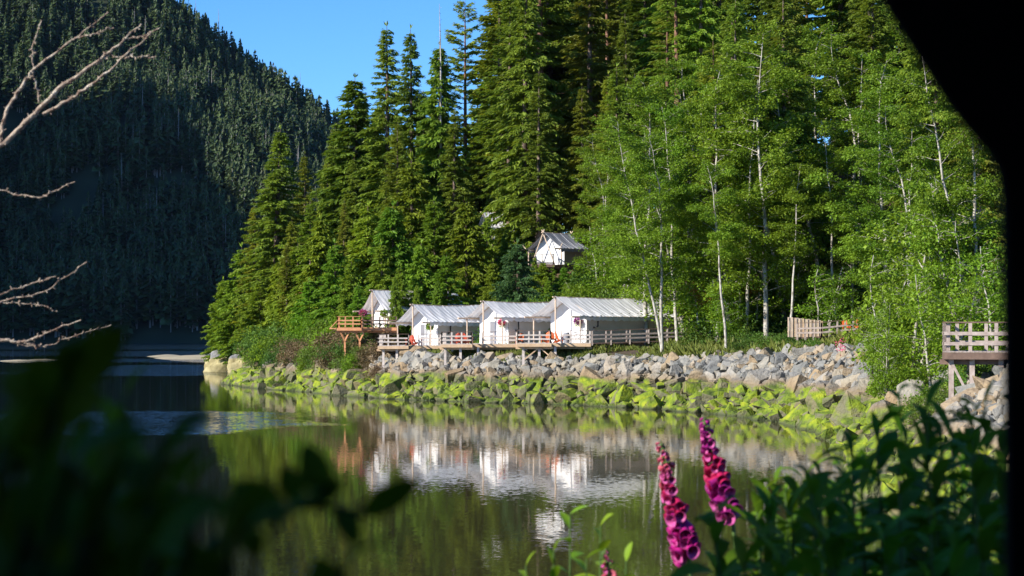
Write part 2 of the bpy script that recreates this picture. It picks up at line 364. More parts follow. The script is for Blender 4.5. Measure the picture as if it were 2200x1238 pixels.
g = G(); g.add([(-4000,-200,0),(4000,-200,0),(4000,6000,0),(-4000,6000,0)], [[0,1,2,3]])
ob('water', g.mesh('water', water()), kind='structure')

# ------------------------------------------------------------------ trees
def rot2(v, a):
    c, s = np.cos(a), np.sin(a); return np.stack([v[...,0]*c-v[...,1]*s, v[...,0]*s+v[...,1]*c, v[...,2]], -1)
def conifer(seed, Ht, Rr, start=.12, droop=.35, up=.15, gap=.42, nb=5, pw=.8, spray=.54, keep=1., clump=.5, sw=.34):
    rng = np.random.default_rng(seed); crown = G(); wood = G()
    tz = np.linspace(0, 1, 12); bend = rng.normal(0, .004*Ht, 2)
    tp = np.stack([bend[0]*tz**2, bend[1]*tz**2, tz*Ht], -1)
    wood.tube(tp, .012*Ht*(1-tz)**.85*.9+.02, 7)
    z = start*Ht; pos = []; dr = []; nr = []; LL = []; WW = []
    lob = rng.uniform(.55, 1.2, 24)
    while z < Ht*.985:
        t = (z-start*Ht)/(Ht*(1-start)); prof = ((1-t)**(pw+.12))*min(1, .5+t*3.5)
        n = max(3, int(nb+rng.integers(-1, 2)))
        for k in range(n):
            if rng.random() > keep: continue
            a = rng.uniform(0, 2*PI); L = Rr*prof*rng.choice([rng.uniform(.35,.7), rng.uniform(.7,1.25)], p=[.35,.65])*(1-clump+clump*lob[int(a/(2*PI)*8)+8*int(min(2,t*3))])+.2
            da = np.array([math.cos(a), math.sin(a), 0]); dp = droop*rng.uniform(.7, 1.4)*(1.15-t*.6); u0 = up*rng.uniform(.4, 1.6)+t*.35
            K = int(L/.20)+3; s = np.linspace(.12, 1, K)
            c = np.array([bend[0]*(z/Ht)**2, bend[1]*(z/Ht)**2, z])
            bp = c+da*(L*s)[:,None]; bp[:,2] += L*(u0*s-dp*s*s)
            if L > 1.1: wood.tube(np.vstack([c, bp[K//2], bp[-1]]), [.018*L**.5+.01, .012, .004], 3, cap=False)
            tang = np.gradient(bp, axis=0); tang /= np.linalg.norm(tang, axis=1)[:,None]
            wdt = np.sin(np.clip(s*1.05, 0, 1)*PI*.85)*.9+.25
            for sd in (-1, 1, -1, 1, 0):
                aa = a+sd*rng.uniform(.6, 1.25, K); d = np.stack([np.cos(aa), np.sin(aa), np.zeros(K)], -1)
                d = d*.7+tang*.3; d[:,2] -= rng.uniform(.1, 1.1, K)*(droop*1.6+.3)
                ll = spray*wdt*rng.uniform(.6, 1.3, K)*(.55+.45*min(1, L/2.2))
                nn = np.tile([0,0,1.], (K,1))+rng.normal(0, .45, (K,3))
                pos.append(bp+rng.normal(0, .07, (K,3))); dr.append(d); nr.append(nn); LL.append(ll); WW.append(ll*sw*rng.uniform(.7, 1.3, K))
        z += gap*rng.uniform(.7, 1.3)*(1-.35*t)
    for _ in range(int(10+start*60)):       # dead stubs on the bare lower trunk
        zz = rng.uniform(.05, max(.2, start*1.3))*Ht; a = rng.uniform(0, 2*PI); l = rng.uniform(.5, 1.8)
        wood.tube([(0,0,zz), (math.cos(a)*l*.5, math.sin(a)*l*.5, zz-.05), (math.cos(a)*l, math.sin(a)*l, zz-.2)], [.035,.02,.008], 3, cap=False)
    pos = np.vstack(pos)
    pos0 = np.vstack([tp[-1]]*4); crown.leaves(pos0, np.array([[.1,0,1],[-.1,.1,1],[0,-.1,1.],[.3,.2,.8]]), np.random.default_rng(1).normal(0,1,(4,3)), .7, .12)
    crown.leaves(pos, np.vstack(dr), np.vstack(nr), np.concatenate(LL), np.concatenate(WW))
    return crown, wood

def alder(seed, Ht, Rr, stems=2, lean=(0., 0.), low=.3, leaf=.21, nlimb=30, per=150, trunk_r=.0078, spread=.08, clus=(.42, .92), up=.5):
    rng = np.random.default_rng(seed); crown = G(); wood = G(); cen = []; crad = []
    for st in range(stems):
        a0 = rng.uniform(0, 2*PI); off = np.array([math.cos(a0), math.sin(a0)])*spread*Ht*(st > 0 or stems > 1)
        h = Ht*rng.uniform(.86, 1.); t = np.linspace(0, 1, 14)
        wig = np.cumsum(rng.normal(0, .011*Ht, (14, 2)), 0)*t[:,None]
        tp = np.stack([lean[0]*Ht*t**1.1+off[0]*t+wig[:,0]+.12*st, lean[1]*Ht*t**1.1+off[1]*t+wig[:,1], h*t], -1)
        r0 = trunk_r*Ht*(1 if st == 0 else .75)
        wood.tube(tp, r0*(1-t)**1.05+.022, 7)
        for k in range(nlimb):
            tt = low+(1-low)*(k+rng.random())/nlimb; i = min(12, int(tt*13)); f = tt*13-i; p0 = tp[i]*(1-f)+tp[i+1]*f
            u = (tt-low)/(1-low); prof = math.sin(PI*min(1, .18+u*.82)**.9)**.7
            a = rng.uniform(0, 2*PI); L = Rr*(.35+.75*prof)*rng.uniform(.55, 1.1)*(.7 if stems > 2 else 1)
            d = np.array([math.cos(a), math.sin(a), up*rng.uniform(.3, 1.7)]); d /= np.linalg.norm(d)
            sg = np.linspace(0, 1, 5)[:,None]; pts = p0+d*L*sg+np.array([0,0,-.10*L])*sg**2+rng.normal(0, .05*L, (5,3))*sg
            wood.tube(pts, [.014*L**.6+.008, .011*L**.6, .008*L**.6, .008, .004], 4, cap=False)
            n = int(3+L*1.5)
            for q in range(n):
                s_ = rng.uniform(.35, 1.05); c = p0+(pts[-1]-p0)*s_+rng.normal(0, .32, 3)*np.array([1,1,.6]); cen.append(c); crad.append(rng.uniform(*clus)*(1.1-.3*u))
                if rng.random() < .5: wood.tube([p0+(pts[-1]-p0)*s_*.8, c], [.014, .006], 3, cap=False)
    for c, r in zip(cen, crad):
        n = int(per*r*r*rng.uniform(.7, 1.3)); v = rng.normal(0, 1, (n,3)); v /= np.linalg.norm(v, axis=1)[:,None]
        q = v*r*(rng.random(n)**.45)[:,None]*np.array([1,1,.55]); q[:,2] -= .12*(q[:,0]**2+q[:,1]**2)/r
        d = v*np.array([1,1,.2])+rng.normal(0, .5, (n,3)); d[:,2] -= .25
        nn = np.tile([0,0,.9], (n,1))+v*.5+rng.normal(0, .45, (n,3))
        crown.leaves(c+q, d, nn, leaf*rng.uniform(.7, 1.25, n), leaf*.75*rng.uniform(.7, 1.2, n))
    return crown, wood

def shrub(seed, r, h, n=2600, leaf=.16, cl=38, droop=.2):
    rng = np.random.default_rng(seed); crown = G(); wood = G()
    for k in range(cl):
        a = rng.uniform(0, 2*PI); el = math.asin(rng.uniform(.0, 1)); rr = rng.uniform(.45, 1)
        c = np.array([math.cos(a)*math.cos(el)*r*rr, math.sin(a)*math.cos(el)*r*rr, .12*h+math.sin(el)*h*.85*rr]); cr = rng.uniform(.22, .4)*min(r, h)
        wood.tube([(c[0]*.1, c[1]*.1, 0), c*np.array([.5,.5,.65]), c], [.03, .02, .008], 3, cap=False)
        m = n//cl; v = rng.normal(0, 1, (m,3)); v /= np.linalg.norm(v, axis=1)[:,None]
        q = v*cr*(rng.random(m)**.4)[:,None]*np.array([1,1,.7])
        d = v+rng.normal(0, .5, (m,3)); d[:,2] -= droop
        crown.leaves(c+q, d, np.tile([0,0,1.], (m,1))+v*.6+rng.normal(0, .4, (m,3)), leaf*rng.uniform(.6, 1.3, m), leaf*.55*rng.uniform(.7, 1.3, m))
    return crown, wood

PROTO = {}
def proto(key, cw, cm, wm, name='tree'):
    c, w_ = cw; PROTO[key] = (c.mesh(name+'_crown', cm), w_.mesh(name+'_trunk', wm, True))
proto('tallA', conifer(1, 32, 3.7, .10, .42, .12, .44, 5, .75), M['needle'], M['bark'], 'conifer')
proto('tallB', conifer(2, 32, 3.2, .28, .30, .20, .46, 5, .70, keep=.85), M['needle'], M['bark'], 'conifer')
proto('tallC', conifer(3, 32, 4.3, .06, .50, .10, .44, 5, .85), M['needle'], M['bark'], 'conifer')
proto('tallD', conifer(4, 32, 3.5, .16, .55, .10, .40, 5, .62, spray=.7), M['needle'], M['bark'], 'conifer')
proto('tallE', conifer(31, 32, 4.0, .12, .48, .08, .44, 5, .8, keep=.9, clump=.5), M['needle_bright'], M['bark'], 'conifer')
proto('pine', conifer(5, 32, 3.0, .45, .10, .22, .62, 4, .35, spray=.55, keep=.8, clump=.6), M['needle'], M['bark_red'], 'pine')
proto('bare', conifer(6, 32, 3.0, .50, .30, .20, .5, 4, .6, keep=.75), M['needle'], M['bark_red'], 'conifer')
proto('youngA', conifer(7, 13, 3.0, .04, .45, .12, .30, 5, .8, spray=.55), M['needle_bright'], M['bark'], 'young_conifer')
proto('youngB', conifer(8, 13, 3.5, .03, .30, .18, .30, 5, .7, spray=.55), M['needle_bright'], M['bark'], 'young_conifer')
proto('youngC', conifer(9, 13, 2.6, .05, .60, .10, .28, 5, .75, spray=.6), M['needle_bright'], M['bark'], 'young_conifer')
proto('blue', conifer(10, 11, 3.6, .02, .35, .10, .26, 6, .55, spray=.45, clump=.2), M['needle_blue'], M['bark'], 'blue_spruce')
proto('alderA', alder(11, 24, 4.0, 2, (-.12, 0), .30), M['alder'], M['birch'], 'alder')
proto('alderB', alder(12, 24, 4.4, 1, (.02, 0), .18, nlimb=52), M['alder'], M['birch'], 'alder')
proto('alderC', alder(13, 24, 4.2, 2, (.06, 0), .2), M['alder'], M['birch'], 'alder')
proto('alderD', alder(14, 24, 3.8, 1, (-.22, 0), .42, nlimb=46), M['alder'], M['birch'], 'alder')
proto('thin', alder(18, 24, 3.0, 1, (-.10, 0), .5, nlimb=22, trunk_r=.006), M['alder'], M['birch'], 'alder')
proto('brightA', alder(15, 9.5, 3.8, 4, (0, 0), .12, leaf=.21, nlimb=17, per=62, trunk_r=.010, spread=.24, clus=(.42, .85)), M['alder_bright'], M['birch'], 'bright_alder')
proto('brightB', alder(16, 8, 3.3, 3, (.1, 0), .15, leaf=.20, nlimb=15, per=60, trunk_r=.010, spread=.22, clus=(.42, .8)), M['alder_bright'], M['birch'], 'bright_alder')
proto('shrubA', shrub(21, 1.7, 2.0), M['bush'], M['bark'], 'shrub')
proto('shrubB', shrub(22, 2.2, 1.7, 3000), M['bush'], M['bark'], 'shrub')
proto('shrubC', shrub(23, 1.5, 2.6, 2600, .2), M['alder'], M['bark'], 'shrub')
proto('dry', shrub(24, 1.6, 1.6, 2200, .15), M['dry'], M['bark'], 'shrub')
proto('lush', shrub(25, 1.8, 2.2, 3200, .2), M['alder_bright'], M['bark'], 'shrub')

TREES = []
LAND = [(560,'the headland tip'),(700,'the headland rocks'),(790,'the small cedar deck'),(880,'the half hidden tent'),(1000,'the smallest shore tent'),(1110,'the middle shore tent'),(1210,'the grey hillside tent'),(1330,'the front of the largest tent'),(1450,'the back of the largest tent'),(1600,'the boardwalk'),(1720,'the grassy bank'),(1860,'the picket fence'),(9999,'the timber platform')]
def landmark(px):
    for a, n in LAND:
        if px < a: return n
def plant(key, px, d, h, cat='tree', name='conifer', desc='tall dark green conifer', rz=None, base=None, wide=1.):
    x = (px-CX)/F*d; z = Hs(x, d) if base is None else base
    c, wd = PROTO[key]; hh = max(v[2] for v in (wd.vertices[len(wd.vertices)-1].co, )) if 0 else None
    s = h/PH[key]
    rz = random.uniform(0, 2*PI) if rz is None else rz
    r = bpy.data.objects.new(name, None); COL.objects.link(r); r.location = (x, d, z-.15); r.rotation_euler = (0, 0, rz); r.scale = (s*wide, s*wide, s)
    r.empty_display_size = .3
    a = bpy.data.objects.new('crown', c); COL.objects.link(a); a.parent = r
    b = bpy.data.objects.new('trunk', wd); COL.objects.link(b); b.parent = r
    r['category'] = cat; TREES.append((r, px, d, desc))
    return r
PH = dict(tallA=32, tallB=32, tallC=32, tallD=32, tallE=32, pine=32, bare=32, youngA=13, youngB=13, youngC=13, blue=11, alderA=24, alderB=24, alderC=24, alderD=24, thin=24, brightA=9.5, brightB=8, shrubA=2, shrubB=1.7, shrubC=2.6, dry=1.6, lush=2.2)
def to_top(key, px, topy, d, **k):
    x = (px-CX)/F*d; z = Hs(x, d); h = HC+(YH-topy)/F*d - z
    return plant(key, px, d, h, **k)
TALL = ['tallA','tallB','tallC','tallD','tallE']
# --- headland conifers read off the photograph (px, top y, distance, kind)
for px, ty, d, k, wd in [
    (592,275,290,'tallC',1.5),(548,440,296,'tallA',1.2),(520,530,300,'youngA',1.1),(655,330,300,'tallA',1.0),(500,600,300,'youngB',1.0),(628,470,262,'tallD',1.0),
    (765,165,252,'tallD',1.4),(718,270,272,'tallA',1.1),(700,330,262,'tallC',1.0),(690,470,240,'youngC',1.2),(738,430,236,'tallC',.9),
    (833,55,242,'tallA',1.1),(886,62,236,'tallC',1.0),(812,230,262,'tallD',1.0),(855,260,228,'tallB',1.0),
    (945,95,232,'tallD',1.0),(1000,-5,240,'pine',.8),(975,230,226,'tallA',1.0),(915,200,250,'tallC',1.0),(1030,300,246,'tallD',1.0),
    (1075,-70,240,'tallB',1.2),(1095,-20,226,'tallB',1.1)]:
    to_top(k, px, ty, d, wide=wd*1.3, desc='tall dark green conifer' if k in TALL else ('sparse topped pine with bare upper trunk' if k == 'pine' else 'small green conifer'))
for px, ty, d, k, wd in [
    (480,600,305,'youngB',1.0),(640,520,250,'youngA',1.3),(600,560,268,'youngC',1.2),(560,600,282,'youngB',1.2),(665,600,232,'youngB',1.2),(720,520,222,'youngA',1.2),
    (755,560,214,'youngC',1.1),(790,440,226,'youngA',1.3),(770,610,208,'youngB',.9),(845,440,214,'youngC',1.3),(885,340,226,'youngA',1.2),(905,520,205,'youngC',1.1),
    (820,520,212,'youngA',1.1),(860,570,203,'youngA',.9),(935,430,222,'youngB',1.1),(960,545,202,'youngB',1.1),(1003,432,212,'youngC',1.3),(1060,560,201,'youngA',1.1),(1058,560,216,'youngC',1.1),(1046,462,217,'youngA',.75),(1084,500,218,'youngC',.8),
    (1178,598,196,'youngA',1.0),(1150,480,222,'youngB',1.0),(1250,605,196,'youngB',1.0),(1300,560,200,'youngC',1.0)]:
    to_top(k, px, ty, d, wide=wd*1.25, desc='bright green young conifer', name='young_conifer')
to_top('youngA', 1148, 548, 204, wide=.8, desc='slim conifer before the hillside tent', name='young_conifer')
for px, ty, k, w_ in [(1166,562,'youngB',1.4),(1188,572,'youngA',1.4),(1212,570,'youngC',1.6),(1240,560,'youngB',1.3),(1268,552,'youngA',1.4)]:
    to_top(k, px, ty, 203.2, wide=w_, desc='low conifer under the hillside deck', name='young_conifer')
for px, ty, w_ in [(850,592,.8),(895,610,.8),(940,600,.9)]:
    to_top('youngC', px, ty, 200, wide=w_, desc='slender young conifer screening a tent roof', name='young_conifer')
to_top('blue', 1112, 520, 199, wide=1.05, desc='rounded blue green spruce', name='spruce')
# --- infill forest
rng = np.random.default_rng(77)
def infill(n, pxr, dr, topf, kinds, mind, **k):
    pts = []; tries = 0
    while len(pts) < n and tries < 6000:
        tries += 1
        d = rng.uniform(*dr); px = rng.uniform(*pxr); x = (px-CX)/F*d
        if float(sdist(np.array([x]), np.array([d]))[0]) < 5: continue
        if any(math.hypot(x-q[0], d-q[1]) < mind for q in pts): continue
        ty = topf(px, d)
        if (1105 < px < 1295 and d < 213) or (1012 < px < 1105 and d < 233) or (1170 < px < 1500 and d < 192): continue
        pts.append((x, d))
        to_top(str(rng.choice(kinds)), px, ty, d, wide=rng.uniform(1.15, 1.7), **k)
def head_top(px, d):
    return np.interp(px, [500, 560, 620, 660, 720, 765, 800, 840, 950, 1000, 1045], [560, 440, 400, 380, 330, 300, 280, 200, 200, 230, 80]) + rng.uniform(10, 160)
infill(26, (520, 1040), (238, 330), head_top, TALL, 5)
infill(70, (1050, 2250), (205, 290), lambda px, d: rng.uniform(-260, 40)-(d-200)*.3, TALL+['bare', 'bare'], 4.6)
infill(16, (1060, 1330), (198, 214), lambda px, d: rng.uniform(80, 330), ['tallA','tallB','tallD'], 4.2)
infill(22, (1330, 2250), (172, 208), lambda px, d: rng.uniform(-120, 220), ['tallB','bare','bare','tallB'], 4.5)
infill(9, (1950, 2300), (130, 168), lambda px, d: rng.uniform(-200, 100), ['tallC','tallA'], 5)
# --- white-stemmed alders
ALD = 'leafy alder with white mottled stems'
for px, ty, d, k, wd, rz in [
    (1423,250,166,'alderA',1.0,0),(1456,200,172,'thin',1.1,0),(1540,130,168,'alderB',1.1,.5),(1600,150,166,'thin',1.1,2.9),(1647,60,164,'alderB',1.05,2.2),
    (1330,235,188,'alderC',1.1,1.0),(1300,270,196,'alderC',1.0,2.0),(1390,170,180,'alderB',1.1,4),(1485,140,184,'alderC',1.1,5),(1700,90,172,'alderD',1.0,0),(1725,160,176,'thin',1.1,0),
    (1788,120,172,'alderD',1.1,0),(1800,230,166,'thin',1.1,0),(1580,110,186,'alderC',1.1,3),(1760,60,190,'alderB',1.2,1),(1850,40,180,'alderC',1.2,2),(1345,380,190,'thin',1.2,3.3),(1560,330,160,'thin',1.2,1.),(1700,330,160,'thin',1.2,5),
    (1900,120,150,'alderB',1.1,1),(1960,200,135,'alderC',1.1,2),(1830,330,170,'alderC',.9,5)]:
    to_top(k, px, ty, d, wide=wd, rz=rz, desc=ALD, name='alder')
for px, ty, d, k in [(1290,470,196,'brightB'),(1350,440,198,'brightA'),(1405,500,196,'brightB'),(1480,430,176,'brightA'),(1510,540,170,'brightB'),(1565,470,172,'brightA'),(1620,530,168,'brightB'),(1680,480,172,'brightA'),(1240,600,196,'brightB'),(1500,560,180,'brightB'),(1760,560,160,'brightB'),(1585,600,166,'brightB')]:
    to_top(k, px, ty, d, wide=1.1, desc='low leafy green alder sapling', name='alder')
plant('alderA', 2100, 104, 19, rz=.15, desc='thick white mossy trunked alder', name='alder', wide=.9)
for px, ty, d, k, wd in [(1965,365,112,'brightA',1.0),(2080,430,104,'brightA',1.0),(1885,520,122,'brightB',.9),(2005,560,98,'brightB',1.0),(1905,640,108,'brightB',.7),(2140,500,96,'brightB',1.0),(1880,620,126,'brightB',.8)]:
    to_top(k, px, ty, d, wide=wd, desc='bright green bushy many stemmed alder', name='alder')

# shrubs
def shrubs(n, pxr, dr, kinds, hr, smin=3.0, smax=99, mind=1.6, desc='round leafy green shrub', avoid=None):
    pts = []; tries = 0
    while len(pts) < n and tries < 5000:
        tries += 1; d = rng.uniform(*dr); px = rng.uniform(*pxr); x = (px-CX)/F*d; s = float(sdist(np.array([x]), np.array([d]))[0])
        if s < smin or s > smax or any(math.hypot(x-q[0], d-q[1]) < mind for q in pts): continue
        if avoid and avoid(px, d, x): continue
        pts.append((x, d)); k = str(rng.choice(kinds))
        plant(k, px, d, rng.uniform(*hr), cat='shrub', name='shrub', desc='dry brown twiggy shrub' if k == 'dry' else desc, wide=rng.uniform(.9, 1.3))
shrubs(46, (470, 830), (200, 312), ['shrubA','shrubB','shrubC','lush'], (2.0, 4.2), 2.6, 14, 1.9)
shrubs(44, (560, 812), (178, 268), ['dry','shrubA','shrubB','shrubC','dry'], (1.3, 2.5), 1.6, 6.5, 1.3, desc='low scrubby green bush')
shrubs(14, (690, 830), (180, 208), ['dry','dry','shrubB'], (1.6, 2.8), 3.0, 9, 1.6)
shrubs(26, (1090, 1420), (187, 200), ['shrubA','shrubC','lush'], (2.2, 4.5), 2, 99, 1.8)
shrubs(56, (1510, 1900), (166, 200), ['shrubA','shrubC','shrubB'], (1.8, 3.6), 9, 99, 1.8)
shrubs(26, (1100, 1290), (192, 207), ['shrubA','shrubC','lush'], (2.0, 3.2), 2, 99, 1.6)
shrubs(22, (1860, 2170), (92, 135), ['shrubB','shrubC','lush','shrubA'], (1.2, 2.6), 6, 30, 1.6)
shrubs(7, (1700, 1860), (148.5, 150), ['shrubA','shrubB'], (.7, 1.1), 3, 30, 1.2)
shrubs(10, (1560, 1710), (156, 163), ['shrubA','shrubB'], (1.0, 1.8), 8, 20, 1.4)
shrubs(22, (1985, 2165), (79, 98), ['shrubA','shrubB','lush'], (.8, 1.5), 2.2, 30, 1.0, desc='knee high green shrub among the rocks')
shrubs(8, (1850, 1960), (100, 118), ['lush','lush','shrubC'], (1.4, 2.2), 3.4, 7, 1.5)

# labels of the plants: kind, landmark they stand at, and their count from the water
def label_plants():
    from collections import defaultdict
    b = defaultdict(list)
    for r, px, d, desc in TREES: b[(desc, landmark(px))].append((d, r))
    for (desc, lm), L in b.items():
        L.sort(key=lambda t: t[0])
        for k, (d, r) in enumerate(L):
            pos = 'by' if len(L) == 1 else ('near' if k else 'closest to')
            r['label'] = f'{desc} behind {lm}' if len(L) == 1 else f'{desc} near {lm}, {ORD[min(k, 29)]} from water'
            r['group'] = {'conifer': 'conifers of the shore forest', 'young_conifer': 'young conifers of the shore forest', 'alder': 'alders of the shore forest', 'shrub': 'shrubs on the bank', 'spruce': 'blue green spruces'}[r.name.split('.')[0]]
label_plants()
#MOUNTAIN_FOREST
hm, nt, ns, ln = newmat('air_haze'); out = nd(nt, 'ShaderNodeOutputMaterial'); pv = nd(nt, 'ShaderNodeVolumePrincipled'); pv.inputs['Color'].default_value = (.35,.55,1,1); pv.inputs['Density'].default_value = .000010; pv.inputs['Anisotropy'].default_value = .2
ln.new(pv.outputs[0], out.inputs['Volume'])
g = G(); g.box((-300, 900, 260), (2600, 2400, 534)); hz = ob('haze', g.mesh('haze', hm), kind='stuff', label='thin blue morning air over the inlet', cat='haze')
# ------------------------------------------------------------------ forest of the far mountain
def far_tree(rng, snag=False):
    g = G(); Ht = 1.
    if snag:
        g.tube([(0,0,0),(.005,0,.5),(0,.01,1)], [.016,.010,.002], 4, 1, cap=False)
        for k in range(9):
            a = rng.uniform(0, 6.28); z = rng.uniform(.35, .95); l = rng.uniform(.04, .11)*(1.2-z)
            g.tube([(0,0,z),(math.cos(a)*l, math.sin(a)*l, z-.01)], [.006,.002], 3, 1, cap=False)
        return g
    g.tube([(0,0,0),(0,0,.9)], [.014,.004], 4, 1, cap=False)
    nl = 11; Rm = rng.uniform(.11, .17)
    for k in range(nl):
        z = .16+.8*k/nl+rng.uniform(-.02, .02); r = Rm*(1-(k/nl))**.75+.012
        n = 7; a = rng.uniform(0, 6.28)+np.arange(n)*2*PI/n+rng.normal(0, .2, n); rr = r*rng.uniform(.6, 1.35, n)
        pos = np.zeros((n,3)); pos[:,2] = z+.05+rng.uniform(-.02,.02,n); d = np.stack([np.cos(a)*rr, np.sin(a)*rr, -rng.uniform(.02,.10,n)], -1)
        g.leaves(pos, d, np.tile([0,0,1.],(n,1))+rng.normal(0,.3,(n,3)), np.linalg.norm(d,axis=1), rr*.95, .1)
    g.leaves(np.array([[0,0,.88]]*3), np.array([[.1,0,1],[-.1,.1,1],[0,-.1,1.]]), rng.normal(0,1,(3,3)), .12, .03)
    return g
fr = np.random.default_rng(5)
FAR = [far_tree(fr) for _ in range(6)]; SNAG = [far_tree(fr, True) for _ in range(3)]
def inst(protos, xs, ys, zs, hs, ws, rng):
    """many small copies laid into one geometry"""
    g = G()
    which = rng.integers(0, len(protos), len(xs)); rz = rng.uniform(0, 6.28, len(xs))
    for k, p in enumerate(protos):
        idx = np.where(which == k)[0]
        if not len(idx): continue
        V0 = np.concatenate(p.v); nv = len(V0)
        c, s_ = np.cos(rz[idx])[:,None], np.sin(rz[idx])[:,None]
        X = (V0[None,:,0]*c-V0[None,:,1]*s_)*(hs*ws)[idx][:,None]+xs[idx][:,None]
        Y = (V0[None,:,0]*s_+V0[None,:,1]*c)*(hs*ws)[idx][:,None]+ys[idx][:,None]
        Z = V0[None,:,2]*hs[idx][:,None]+zs[idx][:,None]
        base = g.n; g.v.append(np.stack([X,Y,Z],-1).reshape(-1,3)); g.n += len(idx)*nv
        for f, mi in zip(p.f, p.mi):
            g.f.append((f[None]+(np.arange(len(idx))*nv)[:,None,None]+base).reshape(-1, f.shape[1])); g.mi.append(np.tile(mi, len(idx)))
    return g
N = 8500
fx = fr.uniform(-640, 20, N*2); fy = fr.uniform(1098, 1560, N*2)
ok = (PX(fx, fy) > -60) & (PX(fx, fy) < 1080) & (HM(fx, fy) > 1.5) & (fbm(fx*.03, fy*.03, 31) > .38); fx, fy = fx[ok][:N], fy[ok][:N]
fz = HM(fx, fy); fh = fr.uniform(13, 38, len(fx))*np.interp(fz, [0, 250], [1.0, .8])*(.7+.6*vnoise(fx*.02, fy*.02, 8))
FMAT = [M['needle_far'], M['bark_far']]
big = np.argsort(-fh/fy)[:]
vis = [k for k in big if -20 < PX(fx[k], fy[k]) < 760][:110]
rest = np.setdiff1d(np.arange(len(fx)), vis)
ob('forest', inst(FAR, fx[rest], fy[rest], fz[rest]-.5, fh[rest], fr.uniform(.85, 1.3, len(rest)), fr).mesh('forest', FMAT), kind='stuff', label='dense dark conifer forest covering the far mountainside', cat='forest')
fm = []
for p in FAR:
    c = G(); t = G(); c.v = p.v[1:]; c.n = sum(len(v) for v in p.v[1:]); off = len(p.v[0]); c.f = [f-off for f in p.f[1:]]; c.mi = p.mi[1:]
    t.v = p.v[:1]; t.n = off; t.f = p.f[:1]; t.mi = [np.zeros(len(p.f[0]))]
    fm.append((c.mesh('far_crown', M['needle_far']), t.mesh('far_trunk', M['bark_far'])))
for k in vis:
    c, t = fm[int(fr.integers(0, 6))]
    r = ob('mountain_conifer', None, None, (fx[k], fy[k], fz[k]-.5), float(fr.uniform(0, 6)), 'tall conifer standing above its neighbours on the far mountainside', 'tree', 'tall conifers of the far mountainside')
    s_ = fh[k]; w_ = s_*float(fr.uniform(.9, 1.3)); r.scale = (w_, w_, s_)
    ob('crown', c, r); ob('trunk', t, r)
sm = [p.mesh('dead_tree', [M['bark_far'], M['bark_far']]) for p in SNAG]
pick = [k for k in rest if 0 < PX(fx[k], fy[k]) < 720 and fz[k] > 40]
for k in fr.choice(pick, 70, replace=False):
    r = ob('dead_tree', sm[int(fr.integers(0, 3))], None, (fx[k]+2, fy[k]-3, fz[k]-1), float(fr.uniform(0, 6)), 'pale bare dead tree on the far mountainside', 'dead tree', 'dead trees of the far mountainside')
    h_ = float(fr.uniform(20, 34)); r.scale = (h_, h_, h_)

# ------------------------------------------------------------------ rocks
def rockmat():
    m, nt, ns, ln = newmat('shore_rock')
    out = nd(nt, 'ShaderNodeOutputMaterial'); p = nd(nt, 'ShaderNodeBsdfPrincipled'); p.inputs['Roughness'].default_value = .85
    geo = nd(nt, 'ShaderNodeNewGeometry'); oi = nd(nt, 'ShaderNodeObjectInfo'); pos = geo.outputs['Position']
    sx = nd(nt, 'ShaderNodeSeparateXYZ'); ln.new(pos, sx.inputs[0]); nz = nd(nt, 'ShaderNodeSeparateXYZ'); ln.new(geo.outputs['Normal'], nz.inputs[0])
    rnd = mth(nt, 'FRACT', mth(nt, 'ADD', mth(nt, 'MULTIPLY', geo.outputs['Random Per Island'], 7.3), mth(nt, 'MULTIPLY', oi.outputs['Random'], 5.1)))
    base = ramp(nt, rnd, [(0,(.12,.125,.12)),(.25,(.23,.23,.215)),(.45,(.30,.27,.21)),(.62,(.29,.21,.12)),(.78,(.33,.31,.27)),(1,(.16,.165,.165))])
    veins = ramp(nt, noise(nt, 2.2, 6, pos, .65, .6), [(.3,(.55,.52,.48)),(.5,(.9,.9,.9)),(.7,(1.12,1.08,1.0))])
    dry = mix(nt, 1., base, veins, 'MULTIPLY')
    damp = mix(nt, .75, dry, (.20,.135,.065))
    mos = ramp(nt, noise(nt, 1.1, 5, pos, .6), [(.28,(.016,.030,.003)),(.40,(.060,.095,.004)),(.52,(.150,.210,.004)),(.68,(.28,.31,.008))])
    olive = mix(nt, .7, dry, (.10,.095,.025))
    wob = mth(nt, 'MULTIPLY', mth(nt, 'SUBTRACT', noise(nt, .35, 3, pos), .5), 1.6)
    z = mth(nt, 'ADD', sx.outputs[2], wob)
    dz = mth(nt, 'MULTIPLY', mth(nt, 'SUBTRACT', 2.9, z), 1.6, clamp=True)
    mz = mth(nt, 'MULTIPLY', mth(nt, 'SUBTRACT', 2.35, z), 3.0, clamp=True)
    patch = mth(nt, 'MULTIPLY', mth(nt, 'SUBTRACT', mth(nt, 'ADD', noise(nt, .9, 4, pos, .6), mth(nt, 'MULTIPLY', nz.outputs[2], .30)), .47), 6, clamp=True)
    low = mth(nt, 'MULTIPLY', mth(nt, 'SUBTRACT', sx.outputs[2], .02), 8, clamp=True)
    c = mix(nt, dz, dry, damp); c = mix(nt, mz, c, olive)
    c = mix(nt, mth(nt, 'MULTIPLY', mz, mth(nt, 'MULTIPLY', patch, mth(nt, 'MULTIPLY_ADD', low, .7, .3))), c, mos)
    c = mix(nt, mth(nt, 'MULTIPLY', mth(nt, 'SUBTRACT', .30, sx.outputs[2]), 3, clamp=True), c, (.035,.05,.012))
    ln.new(c, p.inputs['Base Color'])
    b = nd(nt, 'ShaderNodeBump'); b.inputs['Strength'].default_value = 1; b.inputs['Distance'].default_value = .12
    ln.new(noise(nt, 5, 5, pos), b.inputs['Height']); ln.new(b.outputs[0], p.inputs['Normal']); ln.new(p.outputs[0], out.inputs[0]); return m
M['rock'] = rockmat()
import bmesh
RK = []
rr_ = random.Random(9)
